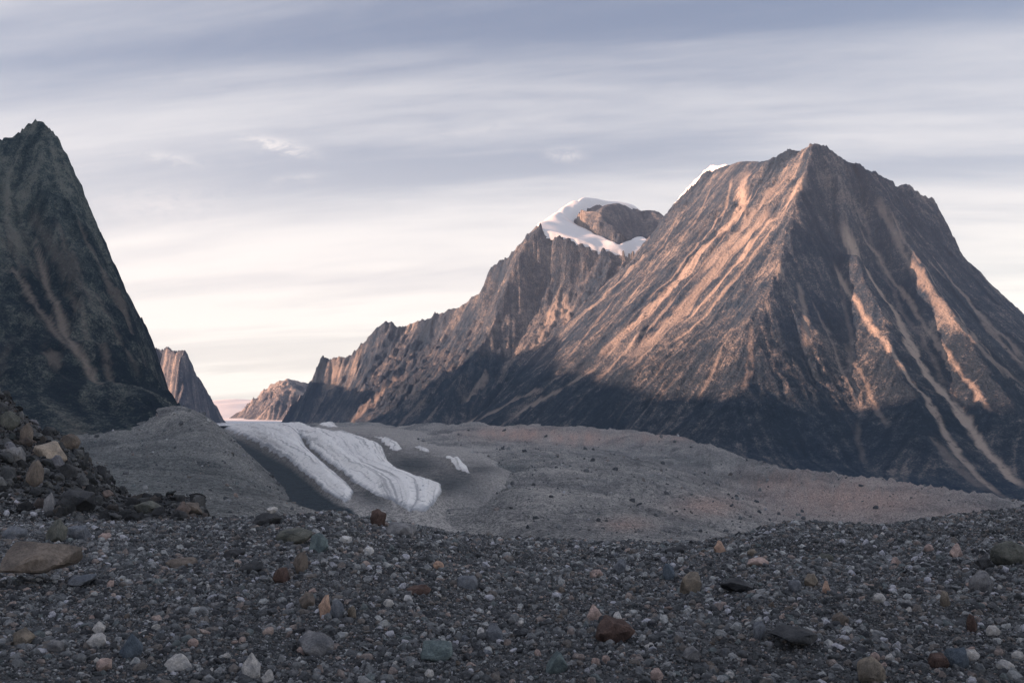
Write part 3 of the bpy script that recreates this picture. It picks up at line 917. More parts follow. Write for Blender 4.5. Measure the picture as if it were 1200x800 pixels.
    c = t.mix(t.math('MULTIPLY', blocks, 0.6), c, t.mix(t.noise(p, 0.05, 2), (0.03, 0.03, 0.035), (0.33, 0.30, 0.27)))
    h = t.math('ADD', t.noise(p, 0.25, 8, 0.75), t.math('MULTIPLY', blocks, 0.5))
    t.surface(c, 0.95, t.bump(h, 1.0, 5.0), 0.08)
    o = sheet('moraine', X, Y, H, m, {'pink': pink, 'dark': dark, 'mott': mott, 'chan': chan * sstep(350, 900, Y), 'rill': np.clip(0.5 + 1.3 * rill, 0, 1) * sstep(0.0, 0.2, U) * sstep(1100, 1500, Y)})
    tag(o, kind='structure')
    return U, V, H


# ------------------------------------------------------------------ glacier
def build_glacier():
    px = np.linspace(225, 640, 440)
    rr = np.concatenate([np.linspace(497.2, 520, 110), np.linspace(520.3, 612, 300)])
    PX, R = np.meshgrid(px, rr)
    D = Dr(R)
    X = (PX - 600) / F * D; Y = D
    Z = plane_z(D)
    left_r = [497, 499, 519, 542, 574, 591, 600]; left_p = [246, 253, 297, 340, 377, 402, 425]
    ice1 = [(246, 496), (254, 499), (275, 508), (297, 519), (320, 531), (341, 543), (360, 559), (377, 575), (392, 585), (403, 591), (412, 588), (416, 578), (406, 566), (393, 554), (380, 543), (369, 534), (360, 526), (356, 518), (352, 508), (345, 500), (330, 495)]
    ice2 = [(318, 495), (322, 501), (345, 508), (356, 516), (364, 527), (376, 537), (388, 547), (401, 557), (414, 566), (428, 574), (442, 583), (458, 591), (478, 597), (500, 596), (512, 589), (519, 578), (517, 568), (504, 562), (486, 558),
            (467, 551), (455, 541), (451, 531), (449, 525), (441, 520), (425, 514), (405, 508), (380, 504), (366, 502), (352, 495)]
    ice3 = [(366, 494), (380, 501), (410, 506), (435, 512), (448, 519), (455, 527), (466, 531), (472, 527), (466, 519), (454, 514), (430, 511), (410, 506), (395, 500), (390, 494)]
    ice4 = [(484, 525), (492, 530), (505, 533), (503, 528), (492, 524)]
    ice5 = [(517, 536), (526, 541), (536, 552), (552, 557), (548, 548), (538, 538), (526, 535)]
    ice6 = [(248, 513), (262, 522), (272, 530), (282, 537), (285, 535), (270, 522), (256, 513)]
    ice7 = [(247, 502), (258, 507), (266, 512), (260, 504)]
    n = fbm(X / 26, Y / 70, 4, 3, 0.55)
    n2 = fbm(X / 60, Y / 90, 3, 4, 0.5)
    sds = [in_poly(PX, R, q) for q in (ice1, ice2, ice3, ice4, ice5, ice6, ice7)]
    sd = np.maximum.reduce(sds)
    soft = sd + 1.1 * n + 2.4 * n2 - 0.6
    ice = sstep(-0.8, 1.8, soft)
    # across-flow coordinate
    lp = np.interp(R, left_r, left_p)
    rp = np.interp(R, [497, 515, 526, 540, 552, 562, 573, 589, 600], [395, 440, 450, 456, 467, 506, 522, 514, 490])
    s = (PX - lp) / (rp - lp)
    scale = np.clip(D / 1000, 0.7, 2.2)
    dome = sstep(-1, 14, sd)
    lane = fbm(s * 9 + n2 * 0.5, (V_ := np.log(D) * 2.2) * 0.6, 4, 12, 0.6)
    Z = Z + (3.0 * sstep(-4, 4, sd) + 8.0 * dome) * scale + (3.2 * lane + 1.2 * n) * scale * sstep(-2, 4, sd)
    debris = [(225, 490), (440, 490), (500, 515), (560, 525), (603, 545), (592, 562), (548, 582), (520, 597), (480, 603), (440, 602), (395, 602), (300, 590), (225, 560)]
    dd = in_poly(PX, R, debris) + 3 * n2
    hum = fbm(X / 35, Y / 35, 4, 7, 0.6)
    Z = Z + (2.0 * hum - 1.5) * (1 - ice) * scale
    Z = Z - 14 * (1 - sstep(-8, 12, dd + 5 * n2)) - 5 * sstep(420, 300, PX) * (1 - sstep(-3, 4, sd))
    m, t = material('glacier_ice')
    p = t.pos()
    la = t.attr('lane'); ic = t.attr('ice')
    n1 = t.noise(p, 0.09, 6, 0.7, 0.4)
    fine = t.noise(p, 0.5, 5, 0.7)
    icec = t.mix(t.ramp(t.math('ADD', t.math('MULTIPLY', la, 0.55), t.math('MULTIPLY', n1, 0.8)), 0.22, 0.70), (0.74, 0.73, 0.73), (0.97, 0.96, 0.94))
    dirt = t.ramp(t.math('ADD', t.math('MULTIPLY', la, -0.8), t.math('MULTIPLY', fine, 0.5)), 0.42, 0.62)
    icec = t.mix(t.math('MULTIPLY', dirt, 0.6), icec, (0.28, 0.27, 0.27))
    icec = t.mix(t.ramp(t.attr('fine_lane'), 0.52, 0.33, 0.0, 0.85), icec, (0.40, 0.40, 0.415))
    icec = t.mix(t.ramp(t.math('ADD', t.attr('rim'), t.math('MULTIPLY', t.math('SUBTRACT', n1, 0.5), 0.6)), 0.42, 0.0, 0.0, 0.8), icec, (0.20, 0.235, 0.29))  # dirty ice at the edges, with the flanks' shade put into the colour
    deb = t.mix(t.ramp(t.math('ADD', n1, t.math('MULTIPLY', fine, 0.5)), 0.55, 0.95), (0.10, 0.10, 0.105), (0.30, 0.292, 0.285))
    deb = t.mix(t.attr('outer'), deb, t.mix(n1, (0.24, 0.238, 0.235), (0.50, 0.485, 0.47)))
    deb = t.mix(t.attr('dark'), deb, (0.018, 0.034, 0.048))  # trough debris, with the trough's shade painted in as near-black blue
    gr = t.math('ADD', t.math('MULTIPLY', t.noise(p, 1.1, 3, 0.8), 0.5), t.math('MULTIPLY', t.noise(p, 0.35, 3, 0.8), 0.5))
    deb = t.mix(1.0, deb, t.mix(t.ramp(gr, 0.42, 0.58), (0.42, 0.43, 0.44), (1.45, 1.42, 1.38)), 'MULTIPLY')
    edge = t.ramp(t.math('ADD', ic, t.math('MULTIPLY', t.math('SUBTRACT', fine, 0.5), 0.5)), 0.35, 0.65)
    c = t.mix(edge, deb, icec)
    sx, sy, sz = t.sep(p)
    cv = t.vor(t.comb(t.math('MULTIPLY', sx, 0.6), t.math('MULTIPLY', sy, 1.1), sz), 0.085, 'DISTANCE_TO_EDGE')
    crev = t.math('MULTIPLY', t.math('MULTIPLY', t.ramp(cv, 0.055, 0.0), t.ramp(n1, 0.46, 0.60)), ic)
    c = t.mix(t.math('MULTIPLY', crev, 0.75), c, (0.17, 0.21, 0.26))
    hb = t.math('ADD', t.noise(p, 0.12, 8, 0.7, 0.5), t.math('ADD', t.math('MULTIPLY', t.vor(p, 0.07), 0.3), t.math('MULTIPLY', crev, -0.6)))
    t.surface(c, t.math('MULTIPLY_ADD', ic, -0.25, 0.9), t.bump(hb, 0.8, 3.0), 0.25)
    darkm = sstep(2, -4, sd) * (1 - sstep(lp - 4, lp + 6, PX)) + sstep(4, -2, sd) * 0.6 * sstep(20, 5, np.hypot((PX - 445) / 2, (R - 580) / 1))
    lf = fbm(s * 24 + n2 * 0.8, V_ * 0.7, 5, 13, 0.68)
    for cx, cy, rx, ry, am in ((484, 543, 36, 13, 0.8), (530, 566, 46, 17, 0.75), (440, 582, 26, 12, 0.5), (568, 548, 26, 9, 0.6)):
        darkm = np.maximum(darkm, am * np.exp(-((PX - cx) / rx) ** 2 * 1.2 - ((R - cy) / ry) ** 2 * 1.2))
    lane_n = (lane - lane.min()) / (lane.max() - lane.min())
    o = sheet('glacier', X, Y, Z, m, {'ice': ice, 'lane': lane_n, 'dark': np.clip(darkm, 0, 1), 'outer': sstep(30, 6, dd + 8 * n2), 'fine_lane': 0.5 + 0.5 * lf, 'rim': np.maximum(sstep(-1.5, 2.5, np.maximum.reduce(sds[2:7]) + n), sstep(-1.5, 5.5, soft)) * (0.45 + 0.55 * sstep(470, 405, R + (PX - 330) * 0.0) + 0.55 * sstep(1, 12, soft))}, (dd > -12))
    tag(o, kind='structure')
    return o


# ------------------------------------------------------------------ foreground rubble ground
E1 = ([-400, -100, 0, 120, 230, 270, 336, 387, 418, 449, 504, 563, 661, 700, 760, 820, 858, 900, 925, 1042, 1075, 1117, 1200, 1400, 1700],
      [612, 612, 612, 613, 613, 608, 604, 600, 605, 612, 619, 627, 634, 635, 636, 633, 629, 617, 613, 616, 611, 603, 595, 580, 570])
E2 = ([-700, -300, -100, 0, 10, 25, 50, 75, 87, 100, 120, 140, 162, 180, 200, 230, 247, 262, 300, 1800],
      [330, 380, 425, 459, 468, 490, 509, 519, 525, 541, 563, 583, 590, 593, 590, 593, 606, 640, 760, 1000])


def ground_z(x, y):
    x = np.asarray(x, float); y = np.asarray(y, float)
    ys = np.maximum(y, 6.0)
    px = np.clip(x / ys, -1.1, 1.1) * F + 600
    zc = -(np.interp(px, *E1) - 480) / F * 45
    zn = -1.7 - np.clip(y, -20, 12) * 0.155
    t1 = np.clip((y - 10) / 35, 0, 1)
    z10 = -1.7 - 10 * 0.155
    z = np.where(y < 10, np.interp(y, [-20, 0, 10], [0.6, -1.7, z10]), z10 * (1 - t1) + zc * t1)
    e2 = np.interp(px, *E2)
    yc = np.interp(px, [0, 120, 160, 250], [84, 78, 66, 62])
    z2 = -(e2 - 480) / F * yc
    t2 = np.clip((y - 45) / (yc - 45), 0, 1)
    t2 = t2 ** 0.85
    drop = zc - (y - 45) * 0.5 - 0.012 * (y - 45) ** 2
    hill = zc * (1 - t2) + z2 * t2
    hill = np.where(y > yc, z2 - (y - yc) * 0.75, hill)
    hl = sstep(290, 235, px)
    far = drop * (1 - hl) + hill * hl
    z = np.where(y > 45, far, z)
    am = sstep(4, 14, y) * (1 - 0.55 * sstep(30, 44, y)) + 0.5 * sstep(48, 60, y)
    z = z + am * (0.46 * fbm(x / 6.5, y / 6.5, 3, 4) + 0.13 * fbm(x / 1.7, y / 1.7, 3, 9)) + 0.035 * fbm(x / 0.35, y / 0.35, 2, 19) * sstep(60, 20, y)
    z = z + hl * sstep(48, 62, y) * 0.9 * fbm(x / 5, y / 5, 4, 29, 0.6, True)
    return z


def build_foreground():
    ys = np.concatenate([np.linspace(-12, 4, 14), np.exp(np.linspace(math.log(4.5), math.log(135), 440))])
    u = np.linspace(-0.92, 0.92, 520)
    U, Y = np.meshgrid(u, ys)
    X = U * (np.maximum(Y, 0) + 9)
    Z = ground_z(X, Y)
    m, t = material('gravel_ground')
    p = t.pos()
    big = t.noise(p, 0.35, 5, 0.6)
    v = t.vor(p, 9.0, 'F1', 0); vc = t.vor(p, 9.0, 'F1', 1)
    g = t.mix(t.ramp(big, 0.35, 0.65), (0.075, 0.085, 0.094), (0.15, 0.152, 0.155))
    c = t.mix(t.ramp(v, 0.02, 0.06), t.mix(0.25, g, t.mix(1.0, vc, (0.10, 0.10, 0.10), 'MULTIPLY')), t.mix(0.5, g, (0.02, 0.022, 0.026)))
    c = t.mix(0.7, g, c)
    h = t.math('ADD', t.math('MULTIPLY', v, -1.0), t.math('MULTIPLY', t.noise(p, 14, 5, 0.7), 0.5))
    t.surface(c, 0.95, t.bump(h, 0.9, 0.05), 0.1)
    o = sheet('ground', X, Y, Z, m)
    tag(o, kind='structure')


# ------------------------------------------------------------------ stones
def stone_bmesh(seed, kind='block', fine=False):
    """an angular stone about 1 across, its base near z = -0.35 .. top 0.5"""
    rnd = random.Random(seed)
    sx, sy, sz = {'block': (0.5, 0.42, 0.42), 'slab': (0.5, 0.42, 0.17), 'round': (0.5, 0.46, 0.42),
                  'wedge': (0.5, 0.38, 0.5), 'flat': (0.5, 0.4, 0.27)}[kind]
    bm = bmesh.new()
    n = {'block': 13, 'slab': 12, 'round': 26, 'wedge': 9, 'flat': 13}[kind]
    for i in range(n):
        th = math.acos(1 - 2 * (i + 0.5) / n) + rnd.uniform(-0.25, 0.25)
        ph = i * 2.39996 + rnd.uniform(-0.5, 0.5)
        x, y, z = math.sin(th) * math.cos(ph), math.sin(th) * math.sin(ph), math.cos(th)
        if kind != 'round':
            k = 1.0 / max(abs(x), abs(y), abs(z)) ** 0.55
            k *= rnd.uniform(0.82, 1.05)
        else:
            k = rnd.uniform(0.92, 1.04)
        if kind == 'wedge' and z > 0:
            x *= 1 - 0.75 * z; y *= 1 - 0.75 * z
        bm.verts.new((x * sx * k, y * sy * k, z * sz * k))
    r = bmesh.ops.convex_hull(bm, input=bm.verts)
    junk = [e for e in r['geom_interior'] if isinstance(e, bmesh.types.BMVert)]
    if junk:
        bmesh.ops.delete(bm, geom=junk, context='VERTS')
    bmesh.ops.dissolve_limit(bm, angle_limit=math.radians(9), verts=bm.verts, edges=bm.edges)
    bmesh.ops.bevel(bm, geom=list(bm.edges), offset=0.025 if kind != 'round' else 0.05, segments=1, affect='EDGES', clamp_overlap=True)
    if fine:
        bmesh.ops.triangulate(bm, faces=bm.faces)
        bmesh.ops.subdivide_edges(bm, edges=[e for e in bm.edges if e.calc_length() > 0.12], cuts=2, use_grid_fill=True)
        bmesh.ops.triangulate(bm, faces=bm.faces)
        from mathutils import noise as mn
        off = Vector((seed * 3.7, seed * 1.3, 0))
        for v in bm.verts:
            d = mn.fractal(v.co * 3.0 + off, 0.6, 2.1, 5)
            q = mn.cell(v.co * 2.4 + off) - 0.5
            v.co += v.co.normalized() * (0.045 * d + 0.02 * q)
    bmesh.ops.recalc_face_normals(bm, faces=bm.faces)
    return bm


def stone_mesh(name, seed, kind, mat, fine=False):
    bm = stone_bmesh(seed, kind, fine)
    me = bpy.data.meshes.new(name)
    bm.to_mesh(me); bm.free()
    me.materials.append(mat)
    if kind == 'round' or fine:
        me.shade_smooth()
        me.set_sharp_from_angle(angle=math.radians(32))
    return me


def stone_material(name, stops=None, color=None, scale=6.0):
    m, t = material(name)
    oi = t.n('ShaderNodeObjectInfo')
    tc = t.n('ShaderNodeTexCoord').outputs['Object']
    rnd = oi.outputs['Random']
    v = t.vmath('ADD', tc, t.comb(t.math('MULTIPLY', rnd, 37.0), t.math('MULTIPLY', rnd, 17.0), 0.0))
    n = t.noise(v, scale * 0.5, 6, 0.7, 0.3)
    sp = t.noise(v, scale * 4, 3, 0.8)
    if stops:
        nd = t.colors(rnd, stops)
        t.t.nodes[-1].color_ramp.interpolation = 'CONSTANT'
        base = nd
    else:
        base = color
    c = t.mix(1.0, base, t.mix(t.ramp(n, 0.3, 0.72), (0.55, 0.57, 0.60), (1.30, 1.26, 1.2)), 'MULTIPLY')
    c = t.mix(1.0, c, t.mix(t.ramp(sp, 0.35, 0.65), (0.8, 0.8, 0.8), (1.2, 1.2, 1.2)), 'MULTIPLY')
    t.surface(c, 0.88, t.bump(t.math('ADD', n, t.math('MULTIPLY', sp, 0.3)), 0.7, 0.06), 0.2)
    return m


STOPS = [(0.0, (0.071, 0.077, 0.087)), (0.16, (0.120, 0.128, 0.140)), (0.34, (0.182, 0.196, 0.209)), (0.50, (0.088, 0.097, 0.106)), (0.62, (0.276, 0.290, 0.304)),
         (0.74, (0.181, 0.170, 0.164)), (0.83, (0.423, 0.442, 0.453)), (0.885, (0.289, 0.251, 0.237)), (0.925, (0.160, 0.188, 0.198)), (0.955, (0.489, 0.501, 0.560)), (0.978, (0.415, 0.339, 0.310)), (0.99, (0.489, 0.501, 0.560))]


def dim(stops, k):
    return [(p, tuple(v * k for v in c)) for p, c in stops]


def points_obj(name, co, rot, scl, coll, mat, label, cat):
    me = bpy.data.meshes.new(name)
    n = len(co)
    me.vertices.add(n); me.vertices.foreach_set('co', co.astype(np.float32).ravel())
    a = me.attributes.new('rot', 'FLOAT_VECTOR', 'POINT'); a.data.foreach_set('vector', rot.astype(np.float32).ravel())
    a = me.attributes.new('scl', 'FLOAT_VECTOR', 'POINT'); a.data.foreach_set('vector', scl.astype(np.float32).ravel())
    o = bpy.data.objects.new(name, me); COL.objects.link(o)
    ng = bpy.data.node_groups.new(name + '_scatter', 'GeometryNodeTree')
    ng.interface.new_socket('Geometry', in_out='INPUT', socket_type='NodeSocketGeometry')
    ng.interface.new_socket('Geometry', in_out='OUTPUT', socket_type='NodeSocketGeometry')
    N = ng.nodes; K = ng.links
    gi = N.new('NodeGroupInput'); go = N.new('NodeGroupOutput')
    ci = N.new('GeometryNodeCollectionInfo'); ci.inputs['Collection'].default_value = coll
    ci.inputs['Separate Children'].default_value = True; ci.inputs['Reset Children'].default_value = True
    ip = N.new('GeometryNodeInstanceOnPoints'); ip.inputs['Pick Instance'].default_value = True
    r = N.new('GeometryNodeInputNamedAttribute'); r.data_type = 'FLOAT_VECTOR'; r.inputs[0].default_value = 'rot'
    s = N.new('GeometryNodeInputNamedAttribute'); s.data_type = 'FLOAT_VECTOR'; s.inputs[0].default_value = 'scl'
    K.new(gi.outputs[0], ip.inputs['Points']); K.new(ci.outputs[0], ip.inputs['Instance'])
    K.new(r.outputs[0], ip.inputs['Rotation']); K.new(s.outputs[0], ip.inputs['Scale'])
    K.new(ip.outputs[0], go.inputs[0])
    md = o.modifiers.new('scatter', 'NODES'); md.node_group = ng
    tag(o, label, cat, kind='stuff')
    return o


def ground_hit(px, py, ymax=110.0):
    y = np.concatenate([np.arange(6, 50, 0.05), np.arange(50, ymax, 0.1)])
    x, _, z = W(px, py, y)
    g = ground_z(x, y)
    k = np.nonzero(g >= z)[0]
    if len(k) == 0:
        return None
    i = k[0]
    return float(x[i]), float(y[i]), float(g[i])


# px, py (foot), width px, height px, kind, colour, tilt, label
C_ = {'tan': (0.245, 0.215, 0.180), 'brown': (0.176, 0.152, 0.134), 'dark': (0.060, 0.064, 0.071), 'bluegrey': (0.173, 0.191, 0.220), 'pink': (0.441, 0.346, 0.318), 'sand': (0.370, 0.320, 0.270), 'pale': (0.521, 0.514, 0.506),
      'white': (0.660, 0.660, 0.660), 'olive': (0.136, 0.143, 0.130), 'teal': (0.146, 0.190, 0.198), 'grey': (0.225, 0.229, 0.240), 'redbrown': (0.109, 0.076, 0.068), 'orange': (0.484, 0.338, 0.265), 'blue': (0.116, 0.146, 0.182)}
HEROES = [
    (35, 689, 82, 30, 'slab', 'brown', 'broad flat brown slab propped over a black hollow at the rubble edge'),
    (90, 691, 30, 10, 'flat', 'bluegrey', 'thin blue-grey slab lying beside the broad propped brown slab'),
    (64, 635, 22, 27, 'wedge', 'olive', 'upright pointed olive-brown rock at the foot of the boulder hill'),
    (87, 633, 28, 17, 'block', 'bluegrey', 'blue-grey block leaning against the pointed olive-brown rock'),
    (121, 633, 14, 8, 'flat', 'pink', 'small pinkish flat stone just past the blue-grey leaning block'),
    (21, 757, 28, 20, 'wedge', 'tan', 'tan triangular stone near the bottom left corner of the rubble'),
    (114, 744, 13, 14, 'wedge', 'pale', 'pale pointed stone standing just above a wide pale grey block'),
    (110, 760, 22, 17, 'block', 'pale', 'wide pale grey block just below a pale pointed stone'),
    (150, 772, 26, 27, 'wedge', 'blue', 'dark blue pointed block among pale stones'),
    (62, 765, 17, 14, 'block', 'grey', 'light grey stone between the tan triangle and the wide pale block'),
    (118, 788, 19, 14, 'block', 'pink', 'pinkish grey stone close to the dark blue pointed block'),
    (205, 788, 34, 19, 'wedge', 'pale', 'long pale stone sloping to one side below the dark blue block'),
    (225, 759, 13, 10, 'round', 'pink', 'rounded pale pink stone lying alone above the long pale stone'),
    (293, 795, 22, 28, 'wedge', 'pale', 'tall pale blue-white stone near the bottom of the rubble'),
    (128, 690, 9, 9, 'block', 'pink', 'small bright pink stone beyond the thin blue-grey slab'),
    (208, 667, 36, 11, 'flat', 'brown', 'long low dark brown slab halfway up the rubble slope'),
    (290, 672, 32, 11, 'flat', 'dark', 'low black slab below the olive oval boulder'),
    (272, 655, 26, 10, 'flat', 'dark', 'low dark rock with a shadowed gap just under the crest'),
    (312, 616, 30, 14, 'flat', 'dark', 'black flat boulder on the crest carrying a pale stone'),
    (343, 638, 42, 18, 'round', 'olive', 'large dark olive oval boulder near the crest'),
    (372, 648, 24, 22, 'wedge', 'teal', 'greenish grey pointed rock beside the dark olive oval boulder'),
    (442, 617, 19, 20, 'block', 'redbrown', 'upright brown block standing on the crest before the ice tongue'),
    (470, 629, 36, 15, 'flat', 'grey', 'wide dark grey boulder sunk in the crest right of the brown block'),
    (431, 651, 13, 10, 'block', 'white', 'white angular stone below the wide dark grey boulder'),
    (404, 636, 14, 8, 'flat', 'white', 'flat creamy white stone just under the crest'),
    (351, 672, 16, 25, 'block', 'brown', 'tall brown stone standing below the olive oval boulder'),
    (329, 684, 19, 18, 'block', 'redbrown', 'dark reddish brown block left of the tall brown stone'),
    (513, 668, 13, 10, 'round', 'orange', 'rounded orange stone alone in grey gravel'),
    (380, 725, 17, 27, 'wedge', 'orange', 'orange triangular stone standing on end'),
    (395, 725, 18, 22, 'wedge', 'bluegrey', 'blue-grey wedge set against the orange triangular stone'),
    (412, 725, 10, 14, 'block', 'tan', 'small upright tan stone just right of the orange triangle'),
    (359, 714, 20, 18, 'block', 'brown', 'brown block left of the orange triangular stone'),
    (366, 768, 40, 24, 'block', 'grey', 'broad grey-brown boulder below the orange triangular stone'),
    (354, 768, 14, 10, 'flat', 'pink', 'pale pinkish stone resting before the broad grey-brown boulder'),
    (512, 776, 40, 23, 'block', 'teal', 'large dull green block with a flat top near the bottom'),
    (547, 690, 26, 14, 'flat', 'bluegrey', 'flat-topped bluish block in mid slope'),
    (563, 747, 9, 11, 'round', 'white', 'small round white stone beside a bluish grey block'),
    (579, 753, 20, 22, 'block', 'bluegrey', 'bluish grey block beside a small round white stone'),
    (315, 800, 16, 14, 'wedge', 'pale', 'pale pointed stone at the very bottom of the picture'),
    (479, 707, 11, 9, 'flat', 'white', 'small white chip above a brown hollow'),
    (454, 712, 13, 9, 'block', 'pale', 'pale broken stone left of the brown hollowed slab'),
    (490, 697, 30, 11, 'flat', 'redbrown', 'low brown slab with a dark hollow in mid slope'),
    (722, 755, 46, 28, 'block', 'redbrown', 'big dark reddish brown block, darkest of the near boulders'),
    (696, 730, 20, 20, 'wedge', 'pink', 'pale pinkish wedge just above the big reddish brown block'),
    (724, 729, 10, 12, 'round', 'white', 'small creamy stone on the far side of the reddish brown block'),
    (810, 697, 24, 26, 'block', 'tan', 'upright tan block with one dark side in mid slope'),
    (867, 694, 40, 13, 'flat', 'dark', 'long flat black rock right of the upright tan block'),
    (699, 677, 15, 10, 'flat', 'pink', 'small flat pink stone below the crest dip'),
    (728, 673, 16, 16, 'block', 'bluegrey', 'light blue-grey stone below the crest dip'),
    (784, 680, 14, 18, 'block', 'blue', 'upright dark blue stone left of the upright tan block'),
    (654, 790, 26, 24, 'wedge', 'teal', 'pale green pointed stone near the bottom middle'),
    (770, 799, 15, 14, 'round', 'pink', 'round pinkish cobble at the bottom edge'),
    (710, 778, 10, 9, 'round', 'pink', 'right one of two small pink cobbles lying close together'),
    (698, 781, 10, 10, 'round', 'pink', 'left one of two small pink cobbles lying close together'),
    (812, 776, 20, 17, 'block', 'grey', 'grey angular stone well right of the two pink cobbles'),
    (792, 650, 22, 8, 'flat', 'dark', 'dark thin slab just under the crest dip'),  # dark stone standing in for a shaded slot between stones
    (891, 664, 26, 10, 'flat', 'pink', 'long pinkish flat stone near the crest'),
    (845, 648, 13, 14, 'wedge', 'orange', 'reddish pointed stone on the crest'),
    (883, 652, 13, 8, 'round', 'tan', 'yellowish rounded stone near the crest'),
    (891, 750, 15, 20, 'block', 'bluegrey', 'upright bluish stone in the gravel hollow'),
    (1024, 803, 34, 30, 'round', 'tan', 'big tan boulder with a worn face at the bottom edge'),
    (1027, 776, 11, 10, 'round', 'pink', 'small pink stone right behind the big tan boulder'),
    (1141, 741, 13, 20, 'block', 'redbrown', 'narrow reddish brown stone standing upright'),
    (1166, 747, 16, 13, 'round', 'pale', 'pale rounded stone right of the narrow reddish brown one'),
    (1158, 667, 23, 15, 'wedge', 'dark', 'black triangular rock high on the right slope'),
    (1123, 654, 18, 17, 'wedge', 'pink', 'pink triangular rock high on the right slope'),
    (1153, 695, 26, 25, 'round', 'grey', 'large rounded grey boulder below the black triangular rock'),
    (1188, 662, 38, 26, 'round', 'olive', 'big pale olive boulder at the right edge of the picture'),
    (936, 762, 62, 14, 'slab', 'dark', 'long dark slab lying flat over a black gap'),
    (987, 734, 22, 15, 'round', 'brown', 'rounded brown stone above the long dark slab'),
    (952, 688, 16, 15, 'block', 'tan', 'tan block in the middle of the right slope'),
    (969, 696, 11, 15, 'wedge', 'orange', 'narrow orange-pink stone right of the tan block'),
    (933, 695, 16, 15, 'block', 'bluegrey', 'bluish stone left of the tan block'),
    (1032, 707, 14, 11, 'round', 'pale', 'pale bluish round cobble alone in gravel'),
    (1109, 712, 12, 18, 'block', 'tan', 'small column of tan rock on the right slope'),
    (1142, 775, 16, 13, 'block', 'pale', 'pale block right of the dark blue boulder'),
    (1182, 786, 22, 11, 'flat', 'pale', 'flat pale slab near the bottom right corner'),
    (1125, 784, 28, 23, 'block', 'blue', 'dark blue boulder near the bottom right'),
    (1102, 783, 22, 16, 'block', 'redbrown', 'dark brown boulder touching the dark blue boulder'),
    (1195, 774, 15, 11, 'round', 'pale', 'pale cobble cut by the right edge of the picture'),
    (1090, 646, 12, 8, 'flat', 'pink', 'small pinkish stone left of the pink triangular rock'),
    (1051, 664, 14, 11, 'wedge', 'pink', 'pinkish pointed stone in mid slope on the right'),
    (969, 658, 18, 9, 'flat', 'olive', 'flat olive stone just below the right crest'),
    # on the boulder hill at the left
    (55, 540, 34, 18, 'slab', 'sand', 'long tan slab tilted down the flank of the boulder hill'),
    (57, 601, 14, 23, 'block', 'grey', 'upright grey slab near the foot of the boulder hill'),
    (78, 527, 24, 18, 'round', 'brown', 'rounded brown boulder on the skyline of the boulder hill'),
    (118, 554, 12, 14, 'wedge', 'dark', 'black pointed rock on the lower skyline of the boulder hill'),
    (28, 520, 15, 24, 'block', 'brown', 'narrow brown rock leaning high on the boulder hill'),
    (38, 570, 18, 30, 'block', 'brown', 'tall brown slab standing in the middle of the boulder hill'),
    (85, 600, 40, 24, 'block', 'dark', 'large dark block with a shadowed base on the boulder hill'),
    (8, 502, 20, 20, 'block', 'olive', 'olive block near the top of the boulder hill'),
    (12, 540, 24, 16, 'flat', 'grey', 'grey slab on the left side of the boulder hill'),
    (170, 604, 30, 16, 'flat', 'olive', 'flat olive block half buried in the low rubble hump'),
    (222, 602, 26, 13, 'block', 'brown', 'brown block at the far end of the low rubble hump'),
    (12, 632, 26, 14, 'flat', 'bluegrey', 'blue-grey flat rock at the far left foot of the hill'),
]
STONE_MATS = {}


